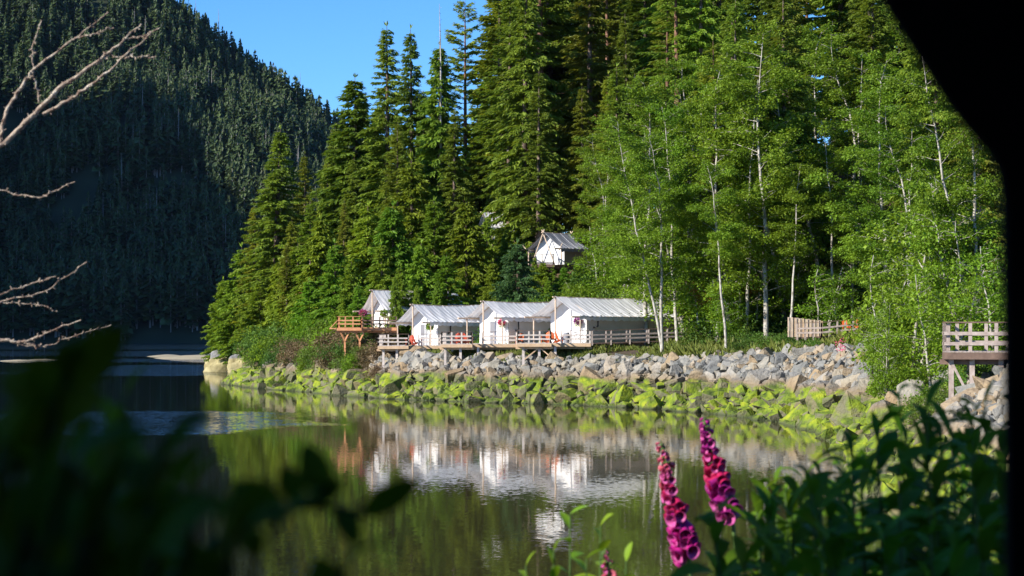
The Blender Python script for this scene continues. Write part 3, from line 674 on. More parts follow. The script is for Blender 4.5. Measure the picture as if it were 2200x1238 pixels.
for k in range(22):
    bm = bmesh.new(); sx_, sy_, sz_ = rr_.uniform(.85,1.5), rr_.uniform(.6,1), rr_.uniform(.45,.9)
    if k % 3 == 0:
        for _ in range(rr_.randint(14, 22)):
            v = Vector((rr_.gauss(0,1), rr_.gauss(0,1), rr_.gauss(0,1))).normalized()*rr_.uniform(.82, 1.05)
            bm.verts.new((v.x*sx_, v.y*sy_, v.z*sz_))
        bmesh.ops.convex_hull(bm, input=bm.verts); bmesh.ops.delete(bm, geom=[v for v in bm.verts if not v.link_faces], context='VERTS')
    else:                                   # quarried block: a box cut by random planes
        bmesh.ops.create_cube(bm, size=2); bmesh.ops.scale(bm, vec=(sx_*.85, sy_*.85, sz_*.85), verts=bm.verts)
        for _ in range(rr_.randint(6, 10)):
            n_ = Vector((rr_.gauss(0,1), rr_.gauss(0,1), rr_.gauss(0,1))).normalized(); h_ = rr_.uniform(.62, .95)*Vector((n_.x*sx_, n_.y*sy_, n_.z*sz_)).length
            bmesh.ops.bisect_plane(bm, geom=bm.verts[:]+bm.edges[:]+bm.faces[:], plane_co=n_*h_, plane_no=n_, clear_outer=True)
            bmesh.ops.contextual_create(bm, geom=[e for e in bm.edges if e.is_boundary])
        bmesh.ops.recalc_face_normals(bm, faces=bm.faces)
    bmesh.ops.bevel(bm, geom=bm.edges[:], offset=.03, segments=1, affect='EDGES', profile=.5)
    me = bpy.data.meshes.new('boulder'); bm.to_mesh(me); bm.free(); me.materials.append(M['rock']); RK.append(me)
rg = np.random.default_rng(12)
def runf(y): return np.interp(y, [0, 70, 110, 140, 160, 230], [9, 6, 10, 7.5, 5.5, 5])
n0 = 260000; qx = rg.uniform(-36, 28, n0); qy = rg.uniform(34, 238, n0); qs = sdist(qx, qy); rn = runf(qy)
k_ = (qs > -.9) & (qs < rn*.97) & (qy > 34); qx, qy, qs, rn = qx[k_], qy[k_], qs[k_], rn[k_]
k_ = ~((PX(qx,qy) < 775) & (qs > rn*.50)); qx, qy, qs, rn = qx[k_], qy[k_], qs[k_], rn[k_]
qr = np.exp(rg.normal(math.log(.24), .45, len(qx))); qr = np.clip(qr, .15, .9)*np.interp(qy, [60,110,160,240], [.75,.95,1.05,1.2])
lowz = qs < rn*.42; qr = np.where(lowz, np.clip(qr*1.32, .22, 1.15), qr)
order = np.argsort(-qr); kept = []; cell = {}
for i in order:       # keep rocks that do not bury one another
    ck = (int(qx[i]//1.2), int(qy[i]//1.2)); okk = True
    for a in (-1,0,1):
        for b in (-1,0,1):
            for j in cell.get((ck[0]+a, ck[1]+b), ()):
                if math.hypot(qx[i]-qx[j], qy[i]-qy[j]) < (.52 if lowz[i] else .46)*(qr[i]+qr[j]): okk = False; break
    if okk: kept.append(i); cell.setdefault(ck, []).append(i)
kept = np.array(kept); qx, qy, qs, qr = qx[kept], qy[kept], qs[kept], qr[kept]; qz = H(qx, qy)+.12*qr
print('rocks', len(qx))
score = qr/qy*((PX(qx,qy) > 480) & (PX(qx,qy) < 2150))*np.where((qy<75), .1, 1)
bigr = np.argsort(-score)[:300]; small = np.setdiff1d(np.arange(len(qx)), bigr)
BL = [(760,'below the headland shrubs'),(940,'below the smallest shore tent'),(1110,'below the middle shore tent'),(1270,'below the largest shore tent'),(1520,'below the boardwalk'),(1720,'below the grassy bank'),(1900,'below the picket fence'),(9999,'beside the timber platform')]
for i in bigr:
    z = qz[i]; kind = 'bright green moss covered boulder at the waterline' if z < 1.3 else ('olive mossy boulder halfway up the bank' if z < 2.3 else ('brownish bare boulder above the moss line' if z < 3. else 'pale grey dry boulder at the top of the bank'))
    lm = next(n for a, n in BL if PX(qx[i], qy[i]) < a); lab = f'{kind} {lm}'
    o = ob('boulder', RK[int(rg.integers(0,22))], None, (qx[i], qy[i], qz[i]), 0, lab, 'boulder', lab)
    o.rotation_euler = (rg.normal(0,.5), rg.normal(0,.5), rg.uniform(0,6.28)); o.scale = (qr[i]*rg.uniform(.9,1.35), qr[i], qr[i]*rg.uniform(.8,1.15))
g = G()
for i in small:
    me = RK[int(rg.integers(0,22))]; V = np.empty(len(me.vertices)*3); me.vertices.foreach_get('co', V); V = V.reshape(-1,3)*qr[i]*rg.uniform(.8,1.3,3)
    E = np.array(Euler((rg.normal(0,.5), rg.normal(0,.5), rg.uniform(0,6.28))).to_matrix()); V = V@E.T+np.array([qx[i],qy[i],qz[i]]); b0 = g.n; g.v.append(V); g.n += len(V)
    by = {}
    for p in me.polygons: by.setdefault(len(p.vertices), []).append(list(p.vertices))
    for f in by.values(): g.f.append(np.array(f)+b0); g.mi.append(np.zeros(len(f)))
ob('rubble', g.mesh('rubble', M['rock']), kind='stuff', label='smaller angular rocks filling the riprap bank', cat='rubble')

# smooth bedrock of the headland tip
def bedrockmat():
    m, nt, ns, ln = newmat('tidal_bedrock')
    out = nd(nt, 'ShaderNodeOutputMaterial'); p = nd(nt, 'ShaderNodeBsdfPrincipled'); p.inputs['Roughness'].default_value = .8
    pos = nd(nt, 'ShaderNodeNewGeometry').outputs['Position']; sx = nd(nt, 'ShaderNodeSeparateXYZ'); ln.new(pos, sx.inputs[0])
    z = mth(nt, 'ADD', sx.outputs[2], mth(nt, 'MULTIPLY', mth(nt, 'SUBTRACT', noise(nt, .3, 4, pos), .5), 1.4))
    tan = ramp(nt, noise(nt, .8, 5, pos), [(.3,(.16,.13,.05)),(.6,(.36,.31,.15)),(.8,(.42,.38,.22))])
    grey = ramp(nt, noise(nt, 1.2, 6, pos, .7), [(.3,(.06,.06,.065)),(.55,(.20,.20,.20)),(.75,(.36,.34,.32))])
    f = mth(nt, 'MULTIPLY', mth(nt, 'SUBTRACT', z, 2.0), 3, clamp=True)
    ln.new(mix(nt, f, tan, grey), p.inputs['Base Color'])
    b = nd(nt, 'ShaderNodeBump'); b.inputs['Strength'].default_value = 1; b.inputs['Distance'].default_value = .25
    ln.new(noise(nt, 1.2, 6, pos, .6), b.inputs['Height']); ln.new(b.outputs[0], p.inputs['Normal']); ln.new(p.outputs[0], out.inputs[0]); return m
M['bedrock'] = bedrockmat()
for n_, (px, d, rx, ry, rz_, lab) in enumerate([(492,303,3.6,5,3.9,'rounded tan and grey bedrock outcrop at the headland tip'),(528,296,3.0,4,3.1,'brown seaweed covered rock beside the headland tip'),(470,310,2.2,4,3.3,'pale stained rock where the headland meets the water'),
    (600,262,4.2,5,3.3,'dark grey slanting bedrock under the headland shrubs'),(640,246,3.4,4,2.9,'cracked grey bedrock slab beneath the low shrubs'),(570,280,3,4,2.4,'low tan rock between two bedrock outcrops'),(695,226,3.2,4,2.6,'dark bedrock above the mossy rocks'),(745,212,2.6,3,2.9,'dark broken bedrock near the small cedar deck')]):
    x = (px-CX)/F*d; q = 40; u = np.linspace(0, 2*PI, q, endpoint=False); v = np.linspace(-.5*PI*.3, PI/2, 20); U, V_ = np.meshgrid(u, v)
    rad = 1+.35*(fbm(U*1.2+n_*9, V_*2+4, 50+n_)-.5)+.18*(fbm(np.cos(U)*3+n_*5, np.sin(U)*3+V_*5, 60+n_)-.5)*2
    sq = np.maximum(np.abs(np.cos(U)), np.abs(np.sin(U)))**-.5
    X = np.cos(U)*np.cos(V_)**.7*rad*rx*sq if False else np.cos(U)*np.abs(np.cos(V_))**.6*rad*rx*sq
    Y = np.sin(U)*np.abs(np.cos(V_))**.6*rad*ry*sq; Z = np.sin(V_)*rz_*rad
    i = np.arange(19)[:,None]*q; j = np.arange(q)[None,:]; Q = np.stack([i+j, i+(j+1)%q, i+q+(j+1)%q, i+q+j], -1).reshape(-1,4)
    gg = G(); gg.add(np.stack([X,Y,Z],-1), Q); ob('bedrock_outcrop', gg.mesh('bedrock_outcrop', M['bedrock'], True), None, (x, d+1, -.35), 0, lab, 'rock outcrop', 'bedrock outcrops of the headland')
# sand bars
M['sand'] = surf('pale_tidal_sand', None, .9, [(.3,(.30,.25,.15)),(.7,(.42,.36,.24))], 1, 5)
for cx_, cy_, rx, ry, h_ in [(-71,470,13,34,.8),(-87,500,4.2,14,.5),(-76,545,6,8,.5),(-103,415,5,5,.35),(-101,430,4,4,.3)]:
    xs = np.linspace(-1,1,33)
    ob('sand_bar', gridmesh('sand_bar', xs*rx, xs*ry, lambda X, Y: h_*(1-(X/rx)**2-(Y/ry)**2)+.25*(fbm(X*.3+cx_, Y*.15, 71)-.5)-.1, M['sand']), None, (cx_, cy_, 0), kind='structure')

# grass and low ground cover on the bank
ng = 200000; gx = rg.uniform(-20, 34, ng); gy = rg.uniform(84, 196, ng); gs = sdist(gx, gy); grn = runf(gy)
k_ = (gs > grn*.9+(fbm(gx*.5, gy*.5, 41)-.5)*2.2) & (gs < grn+np.where(PX(gx,gy) > 1400, 13, 9)) & (PX(gx,gy) > 780) & (vnoise(gx*.7, gy*.7, 43) > .25); gx, gy = gx[k_], gy[k_]
g = G(); n = len(gx); d = np.stack([rg.normal(0,.6,n), rg.normal(0,.6,n), np.ones(n)], -1)
hg = rg.uniform(.15,.5,n)*np.where(PX(gx,gy) > 1400, 1.7, 1)*(.5+1.3*vnoise(gx*.4, gy*.4, 44))
g.leaves(np.stack([gx,gy,H(gx,gy)-.03],-1), d, rg.normal(0,1,(n,3)), hg, hg*.28)
ob('grass', g.mesh('grass', M['grass']), kind='stuff', label='yellow green grass and herbs along the top of the bank', cat='grass')

# ------------------------------------------------------------------ decks
def railing(root, pts, z, mat, h=1.05, sp=.92, rails=(.34,.68), cap=M['wood_dark'], post=(.13,.11), pickets=False, ends=True):
    for a, b in zip(pts[:-1], pts[1:]):
        a = Vector((a[0], a[1], z if len(a) < 3 else a[2])); b = Vector((b[0], b[1], z if len(b) < 3 else b[2])); L = (b-a).length; n = max(1, round(L/sp))
        for k in range(n+1 if ends else n):
            p = a.lerp(b, k/n); g = G(); g.box((p.x, p.y, p.z+h/2-.12), (post[0], post[1], h+.2)); part('post', g, mat, root)
        y = Vector((-(b-a).y, (b-a).x, 0)).normalized()*.065
        for q in rails:
            g = G(); g.bar(a+Vector((0,0,q))-y, b+Vector((0,0,q))-y, .04, .13); part('rail', g, mat, root)
        g = G(); g.bar(a+Vector((0,0,h+.02)), b+Vector((0,0,h+.02)), .15, .04); part('top_rail', g, cap, root)
        if pickets:
            g = G(); m_ = int(L/.13)
            for k in range(m_): p = a.lerp(b, (k+.5)/m_); g.box((p.x, p.y, p.z+h/2), (.03,.03,h-.06))
            part('baluster_row', g, mat, root)
def platform(root, rects, z, mat, fas):
    for x0, y0, x1, y1 in rects:
        g = G(); n = max(2, int((x1-x0)/.15)); w_ = (x1-x0)/n
        for k in range(n): g.box((x0+(k+.5)*w_, (y0+y1)/2, z-.02-.002*(k%2)), (w_-.012, y1-y0, .04))
        part('floor', g, mat, root)
        g = G(); g.box(((x0+x1)/2, y0+.02, z-.18), (x1-x0+.06, .05, .27)); g.box((x0+.02, (y0+y1)/2+.04, z-.18), (.05, y1-y0-.06, .26)); g.box((x1-.02, (y0+y1)/2+.04, z-.18), (.05, y1-y0-.06, .26))
        part('fascia', g, fas, root)
        g = G(); g.box(((x0+x1)/2, y0+.5, z-.42), (x1-x0+.3, .12, .2)); part('beam', g, fas, root)
def legs(root, L, z, mat, w_=.21):
    for x, y, *q in L:
        zb = Hs(x, y)-.4 if not q else q[0]; g = G(); g.box((x, y, (z-.3+zb)/2), (w_, w_, z-.3-zb)); part('leg', g, mat, root)
def X(px, d): return (px-CX)/F*d
def newroot(name, loc, label, cat, group=None, rz=0): return ob(name, None, None, loc, rz, label, cat, group)
DZ = dict(A=4.70, B=4.90, C=5.01)
# deck A
dA, dB, dC = 185., 177., 171.
def shoredeck(key, name_lab, d, x0, x1, x2, z, leg, brace=None, back=13):
    r = newroot('deck', (0,0,0), name_lab, 'deck', 'timber decks of the shore tents')
    a, b, c = X(x0,d), X(x1,d), X(x2,d)
    platform(r, [(a, d, b, d+1.4), (a+.003, d+1.403, c, d+back)], z, M['wood_grey'], M['wood_tan'])
    railing(r, [(a+.05, d+back-3), (a+.05, d+.06), (b-.05, d+.06), (b-.05, d+1.46)], z, M['wood_grey'])
    railing(r, [(b+.9, d+1.46), (c-.05, d+1.46)], z, M['wood_grey'])
    legs(r, [(X(p,d)+.0, d+.5) for p in leg]+[(c-1., d+4), (a+.8, d+6)], z, M['wood_grey'])
    if brace:
        for p0, z0, p1, z1 in brace:
            g = G(); g.bar((X(p0,d), d+.38, z0), (X(p1,d), d+.38, z1), .1, .1); part('brace', g, M['wood_tan'], r)
    return r
shoredeck('A', 'grey railed timber deck under the smallest of the three shore tents', dA, 812, 877, 946, DZ['A'], [823,852,882])
shoredeck('B', 'grey railed timber deck under the middle shore tent', dB, 948, 1014, 1111, DZ['B'], [956,989,1027])
shoredeck('C', 'grey railed timber deck with inverted V brace under the largest shore tent', dC, 1111.5, 1184, 1270, DZ['C'], [1124.5,1158.7,1193], brace=[(1158,4.6,1127,3.6),(1160,4.6,1190,3.6)], back=15)
# boardwalk from deck C
r = newroot('boardwalk', (0,0,0), 'long brown railed boardwalk running from the largest tent to the alders', 'boardwalk')
d = dC+1.5; wa, wb = X(1272,d), X(1513, d+3)
g = G(); g.bar((wa, d+.9, DZ['C']-.06), (wb, d+4, DZ['C']+.25), 1.8, .08); part('floor', g, M['wood_dark'], r)
railing(r, [(wa, d, DZ['C']), (wb, d+3.1, DZ['C']+.3)], 0, M['wood_mauve'], sp=1.75, post=(.13,.13)); railing(r, [(wa+1.3, d+2, DZ['C']), (wb+.4, d+5, DZ['C']+.3)], 0, M['wood_mauve'], sp=1.9, post=(.13,.13))
legs(r, [(X(p,d+1), d+.6) for p in (1300,1345,1392,1440,1485)], DZ['C'], M['wood_dark'])
# cedar deck of the half hidden tent
dD = 196.; zD = 6.42
r = newroot('deck', (0,0,0), 'small orange cedar deck jutting out over the shrubs on V braces', 'deck', 'timber decks among the trees')
a, b, c = X(724,dD), X(776,dD), X(850,dD)
platform(r, [(a, dD, b, dD+2), (b+.003, dD+1.2, c, dD+9)], zD, M['wood_orange'], M['wood_orange'])
railing(r, [(a+.05, dD+2), (a+.05, dD+.06), (b-.05, dD+.06), (b-.05, dD+1.2)], zD, M['wood_orange'], cap=M['wood_orange'], sp=.82, post=(.12,.12)); railing(r, [(b+.1, dD+1.26), (c, dD+1.26)], zD, M['wood_dark'], cap=M['wood_dark'])
for q in (740, 772):
    for sgn in (-1, 1):
        g = G(); g.bar((X(q,dD), dD+.5, zD-1.35), (X(q,dD)+sgn*.42, dD+.4, zD-.5), .14, .14); part('brace', g, M['wood_orange'], r)
    g = G(); g.box((X(q,dD), dD+.6, (zD-1.2+Hs(X(q,dD),dD))/2-.3), (.18,.18,max(.4, zD-1.2-Hs(X(q,dD),dD)+.6))); part('leg', g, M['wood_orange'], r)
g = G(); g.bar((a-.1, dD+.1, zD-.1), (a-.75, dD+.1, zD-.12), .08, .1); g.bar((a-.7, dD+.1, zD-.1), (a+.05, dD+.1, zD+.7), .07, .08); part('outrigger', g, M['wood_orange'], r)
# railing glimpsed further left
r = newroot('railing', (0,0,0), 'short orange cedar railing half hidden in the headland conifers', 'railing')
railing(r, [(X(636,245), 245), (X(664,245), 245)], HC+(YH-648)/F*245, M['wood_orange'], cap=M['wood_orange'], sp=.8); legs(r, [(X(640,245),245.1),(X(660,245),245.1)], HC+(YH-648)/F*245+.3, M['wood_orange'])
# timber platform near the camera side
r = newroot('platform', (0,0,0), 'weathered timber platform with railings on tall posts beside the mossy log', 'platform')
dG = 78.; zG = HC-(755-YH)/F*dG
r.location = (X(2026,dG), dG, 0); r.rotation_euler = (0, 0, R(-15))
platform(r, [(0, 0, 5., 3.5)], zG, M['wood_mauve'], M['wood_dark'])
railing(r, [(.05, 3.4), (.05, .06), (5., .06)], zG, M['wood_mauve'], sp=.95, post=(.14,.1), h=1.12, rails=(.3,.7)); railing(r, [(.4, 3.44), (5., 3.44)], zG, M['wood_mauve'], sp=1.3, post=(.14,.1), h=1.12)
legs(r, [(.3,.4,2.4),(1.1,.4,2.),(2.2,.4,1.8),(.9,3,3),(3.2,.4,2.)], zG, M['wood_mauve'], .2)
g = G(); g.bar((.35, .3, zG-.5), (1.05, .3, zG-1.9), .07, .1); part('brace', g, M['wood_mauve'], r)
# picket fence and railing on the right
r = newroot('picket_fence', (0,0,0), 'pale vertical board fence panel above the rocks', 'fence')
dF = 152.; zf = HC-(724-YH)/F*dF; x0 = X(1692,dF)
n = 19
for k in range(n):
    g = G(); hgt = 1.5-.3*k/n*1.0; g.box((x0+.07+k*.145, dF+.02*k+.04*(k%2), zf+hgt/2), (.115, .03, hgt+.03*(k%3))); part('board', g, M['wood_tan'] if k % 5 == 3 else M['log'], r)
g = G(); g.bar((x0, dF+.06, zf+.4), (x0+n*.145, dF+.44, zf+.4), .05, .09); part('rail', g, M['wood_tan'], r)
r = newroot('railing', (0,0,0), 'brown post and rail railing beside the pale board fence', 'railing')
railing(r, [(X(1713,dF-1), dF-1, zf-.05), (X(1765,dF-1.5), dF-1.5, zf), (X(1850,dF-1.5), dF-1.5, zf+.3)], 0, M['wood_mauve'], sp=.62, post=(.12,.1), h=1.08)
g = G(); g.bar((X(1713,dF-1), dF-.2, zf-.12), (X(1850,dF), dF-.2, zf+.18), 1.4, .1); part('floor', g, M['wood_dark'], r)
legs(r, [(X(p,dF), dF-.3) for p in (1716,1750,1800,1846)], zf, M['wood_dark'])

# ------------------------------------------------------------------ tents
def tent(label, apex, ang, W, L, hr, he, wallW, inset, roof, front, side, door=None, log=M['log'], cross=False, group='canvas tents on timber decks', sag=.12, name='tent', pipe=None, deckz=None, opening=False):
    """ridge along local x, going back; local -y is the side seen on the right"""
    r = newroot(name, (apex.x, apex.y, deckz), label, 'tent', group, ang)
    hw = W/2; rg2 = np.random.default_rng(int(L*100))
    def sheet(sgn, flare=0):
        nu, nv = 150, 14; u = np.linspace(0, L, nu); v = np.linspace(0, 1, nv); U, V_ = np.meshgrid(u, v)
        sg = sag*np.sin(U/L*PI)
        Z = hr+(he-hr)*V_ - sg*(1-V_*.3) - .10*np.sin(V_*PI)*1.0
        ph = U*2*PI/.62+V_*1.2
        seam = .035*np.clip(np.cos(ph), .75, 1)*4-.1
        wr = .028*np.sin(U*5.3+V_*5+rg2.uniform(0,6))*V_+.022*np.sin(U*11.7-V_*6+2)*(.3+V_)+.10*(fbm(U*1.1, V_*1.6, int(L*7))-.5)
        Z = Z + seam*.08 + wr*1.0
        Y = sgn*(V_*hw); V3 = np.stack([U, Y, Z], -1).reshape(-1,3)
        i = np.arange(nv-1)[:,None]*nu+np.arange(nu-1)[None,:]; Q = np.stack([i, i+1, i+nu+1, i+nu], -1).reshape(-1,4)
        if sgn > 0: Q = Q[:, ::-1]
        g = G(); g.add(V3, Q)
        # hanging valance at the eave
        U1 = u; ze = Z[-1]; k = .34+.03*np.sin(U1*7)
        A = np.stack([U1, np.full(nu, sgn*hw), ze], -1); B = np.stack([U1, np.full(nu, sgn*(hw-.03))+.03*np.sin(U1*9), ze-k], -1)
        i = np.arange(nu-1); Q = np.stack([i, i+1, i+nu+1, i+nu], -1); g.add(np.vstack([A,B]), Q if sgn < 0 else Q[:, ::-1])
        return g
    for sg_ in (-1, 1): part('roof', sheet(sg_), roof, r, True)
    # raised seams across the roof
    g = G(); n = int(L/1.24)
    for sgn in (-1,):
        for k in range(n+1):
            x = min(L-.02, k*1.24+.01); s_ = np.linspace(0, 1, 8); zz = hr+(he-hr)*s_-sag*math.sin(x/L*PI)*(1-s_*.3)-.10*np.sin(s_*PI)+.03
            g.tube(np.stack([np.full(8,x)+s_*.05, sgn*s_*hw, zz], -1), .011, 4, cap=False)
    part('seam', g, M['white'], r, True)
    ww = wallW/2; zr = hr-(hr-he)*0-.16; slope = (hr-he)/hw; ze = hr-.16-slope*ww
    def wall(x, mat, nm, dz=0, lab=None):
        ny = 25; ys = np.linspace(-ww, ww, ny); zt = zr-slope*np.abs(ys)-.02; rows = 12; V3 = []
        for q in range(rows): V3.append(np.stack([x+.025*np.sin(ys*6+q*.4)*(1 if rows else 0), ys, zt*q/(rows-1)], -1))
        V3 = np.vstack(V3); i = np.arange(rows-1)[:,None]*ny+np.arange(ny-1)[None,:]; g = G(); g.add(V3, np.stack([i, i+ny, i+ny+1, i+1], -1).reshape(-1,4)); return part(nm, g, mat, r, True, lab)
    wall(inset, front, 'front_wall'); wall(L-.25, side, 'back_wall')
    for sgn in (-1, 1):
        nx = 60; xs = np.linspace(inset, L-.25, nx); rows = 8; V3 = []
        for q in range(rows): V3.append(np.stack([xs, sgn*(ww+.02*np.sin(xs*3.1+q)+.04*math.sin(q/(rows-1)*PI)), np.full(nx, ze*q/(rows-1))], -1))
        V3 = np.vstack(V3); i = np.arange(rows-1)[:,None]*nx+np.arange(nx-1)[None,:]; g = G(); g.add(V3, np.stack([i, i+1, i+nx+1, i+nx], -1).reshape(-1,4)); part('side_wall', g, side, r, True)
    g = G(); g.tube([(-.35,0,hr-.05),(L*.5,0,hr-.05-sag),(L+.2,0,hr-.05)], .06, 8); part('ridge_pole', g, log, r, True)
    for sgn in (-1, 1):
        g = G(); g.tube([(-.95,sgn*(hw-.08),he-.10),(L*.5,sgn*(hw-.08),he-.10),(L+.1,sgn*(hw-.08),he-.10)], .075, 8); part('eave_pole', g, log, r, True)
        for x in (.15, L-.3):
            g = G(); g.tube([(x,sgn*(hw-.1),-.02),(x,sgn*(hw-.1),he-.12)], .06, 8); part('post', g, log, r, True)
        if not cross:
            g = G(); g.tube([(inset-.03,sgn*ww,ze-.02),(inset-.03,0,zr-.02)], .04, 6); part('gable_pole', g, log, r, True)
    if cross:
        for sgn in (-1, 1):
            g = G(); g.tube([(-.12-.05*sgn,sgn*(ww*.78),-.02),(-.12-.05*sgn,-sgn*.22,hr+.25)], .06, 8); part('crossed_pole', g, log, r, True)
            g = G(); g.tube([(L-.05*sgn,-sgn*.1+sgn*.5,hr-.7),(L-.05*sgn,-sgn*.22,hr+.25)], .05, 8); part('crossed_pole', g, log, r, True)
            g = G(); g.tube([(-.1,-hw*.92,he-.25),(-.25,-hw-.38,he+.42)], .045, 8) if sgn < 0 else g.tube([(-.1,hw*.92,he-.25),(-.25,hw+.38,he+.42)], .045, 8); part('corner_pole', g, log, r, True)
    else:
        g = G(); g.tube([(0,0,-.02),(0,0,hr+.02)], .075, 10); part('front_post', g, log, r, True)
    if door is not None:
        y0, wd_, hd = door; fr_ = G(); x = inset-.03
        pn = ob('door', None, r); KIDS.setdefault(r.name, []).append(pn)
        g = G(); g.box((x-.03, y0, hd/2+.02), (.03, wd_, hd)); ob('panel', g.mesh('panel', M['window']), pn)
        g = G()
        for sgn in (-1,1): g.box((x-.04, y0+sgn*(wd_/2+.04), hd/2+.02), (.05,.07,hd+.1))
        g.box((x-.04, y0, hd+.1), (.052, wd_+.15, .08)); g.box((x-.05, y0, hd*.45), (.04, wd_, .06)); ob('door_frame', g.mesh('door_frame', M['log'] if cross else M['white']), pn)
    if pipe is not None:
        xp, zp, hp, out = pipe; g = G(); y = -ww
        g.tube([(xp,y,zp),(xp,y-out*.5,zp+.02),(xp+.05,y-out,zp+.12),(xp+.05,y-out,zp+hp-.1),(xp+.12,y-out-.05,zp+hp),(xp+.3,y-out-.05,zp+hp+.02)], .075, 8); g.tube([(xp+.26,y-out-.05,zp+hp+.02),(xp+.42,y-out-.05,zp+hp+.03)], .11, 8); part('stovepipe', g, M['iron'], r, True)
    return r
def zof(py, d): return HC-(py-YH)/F*d
a_ = R(43)
dtA, dtB, dtC = 190., 182., 176.
zA, zB, zC = DZ['A']+.003, DZ['B']+.003, DZ['C']+.003
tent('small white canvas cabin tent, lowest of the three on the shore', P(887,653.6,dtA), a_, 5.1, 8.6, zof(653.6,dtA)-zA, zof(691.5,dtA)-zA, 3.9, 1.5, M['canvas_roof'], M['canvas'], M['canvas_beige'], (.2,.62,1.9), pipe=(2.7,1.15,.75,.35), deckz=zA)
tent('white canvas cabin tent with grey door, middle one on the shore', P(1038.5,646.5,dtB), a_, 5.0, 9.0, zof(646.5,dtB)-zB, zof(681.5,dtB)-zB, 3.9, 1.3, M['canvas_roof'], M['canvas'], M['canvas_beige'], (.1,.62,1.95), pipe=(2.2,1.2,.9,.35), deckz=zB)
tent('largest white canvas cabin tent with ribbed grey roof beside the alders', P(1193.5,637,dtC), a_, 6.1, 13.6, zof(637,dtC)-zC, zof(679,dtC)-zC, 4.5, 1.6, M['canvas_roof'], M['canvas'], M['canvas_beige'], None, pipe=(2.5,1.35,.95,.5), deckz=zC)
dtD = 203.; zD2 = zD+.003
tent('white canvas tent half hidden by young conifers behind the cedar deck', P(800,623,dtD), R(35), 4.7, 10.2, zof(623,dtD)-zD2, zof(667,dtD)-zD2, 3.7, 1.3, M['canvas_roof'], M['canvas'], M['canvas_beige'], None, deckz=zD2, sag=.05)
dtE = 208.; zE = zof(569,dtE)
r = newroot('deck', (0,0,0), 'dark picketed deck of the grey roofed tent on the hillside', 'deck', 'timber decks among the trees')
platform(r, [(X(1140,dtE), dtE-2.2, X(1190,dtE), dtE+.5),(X(1141,dtE)+.01, dtE+.503, X(1262,dtE), dtE+7)], zE, M['wood_dark'], M['wood_dark'])
railing(r, [(X(1140,dtE), dtE+4), (X(1140,dtE), dtE-2.1), (X(1188,dtE), dtE-2.1), (X(1188,dtE), dtE-.5)], zE, M['iron'], sp=1.2, rails=(.1,), h=1.0, pickets=True, cap=M['iron'], post=(.07,.07))
legs(r, [(X(p,dtE), dtE+q) for p in (1145,1185) for q in (-1.8,3)]+[(X(1215,dtE),dtE+1),(X(1255,dtE),dtE+1)], zE, M['wood_dark'])
tent('grey roofed brown walled tent with crossed poles high among the trees', P(1168.6,499,dtE), R(46), 4.9, 4.3, zof(499,dtE)-zE, zof(533,dtE)-zE-.05, 4.1, .9, M['canvas_grey'], M['canvas'], M['canvas_brown'], None, cross=True, deckz=zE+.003, sag=.05)
dtF = 226.; zF = zof(530,dtF)
tent('white roofed tent glimpsed between trunks above the other tents', P(1038,455,dtF), R(25), 4.6, 3.2, zof(455,dtF)-zF, zof(498,dtF)-zF, 3.6, .8, M['canvas_roof'], M['canvas_grey'], M['canvas_grey'], None, deckz=zF, sag=.03)
r = newroot('deck', (0,0,0), 'pale edged deck under the glimpsed upper tent', 'deck', 'timber decks among the trees')
platform(r, [(X(1030,dtF), dtF-1.5, X(1085,dtF), dtF+5)], zF-.01, M['wood_grey'], M['white']); legs(r, [(X(1034,dtF),dtF-1),(X(1060,dtF),dtF-1),(X(1082,dtF),dtF-1)], zF, M['wood_dark'])

# ------------------------------------------------------------------ deck things
def chair(x, y, z, rz, label, mat):
    r = newroot('deck_chair', (x,y,z), label, 'chair', 'low slatted chairs on the tent decks', rz)
    g = G()
    for k in range(5): g.box((-.22+k*.11, 0, .36-k*.025), (.095,.5,.025))
    part('seat', g, mat, r)
    g = G()
    for k in range(5):
        y_ = (k-2)*.105; top = .98-.045*abs(k-2)**1.5; g.bar((.25,y_*.8,.26), (.52,y_,top), .09, .022)
    g.bar((.35,-.26,.52),(.35,.26,.52),.03,.06); part('backrest', g, mat, r)
    for s_ in (-1,1):
        g = G(); g.box((-.02, s_*.32, .56), (.68,.13,.025)); part('armrest', g, mat, r)
        g = G(); g.box((-.27, s_*.29, .27), (.09,.03,.54)); part('leg', g, mat, r)
        g = G(); g.bar((-.28,s_*.255,.33),(.62,s_*.255,.03),.03,.12); part('leg', g, mat, r)
for px, d, z, rz, lab, mt in [
    (1173,dC+3,zC,R(60),'bright orange slatted chair by the eave post of the largest tent','chair'),(1187,dC+4,zC,R(100),'low orange chair turned away beside the front post','chair'),(1205,dC+3.2,zC,R(200),'bright orange slatted chair beside the white tent front','chair'),
    (978,dB+3.5,zB,R(60),'dark red slatted chair nearest the corner of the middle deck','chair_red'),(992,dB+3,zB,R(120),'red slatted chair standing between two others on the middle deck','chair_red'),(1006,dB+3.2,zB,R(220),'red slatted chair beside the front post of the middle tent','chair_red'),
    (881,dA+3.6,zA,R(70),'red slatted chair at the front post of the smallest tent','chair_red'),(897,dA+3.2,zA,R(200),'faded red slatted chair in front of the smallest tent wall','chair_red'),
    (1818,dF+1,zf+.35,R(90),'orange chair showing above the brown railing','chair'),(1836,dF+1,zf+.35,R(60),'orange chair partly hidden by alder leaves','chair'),
    (1117,dB+4,zB,R(70),'orange chair behind the railing between middle and largest tents','chair')]:
    chair(X(px,d), d, z, rz, lab, M[mt])
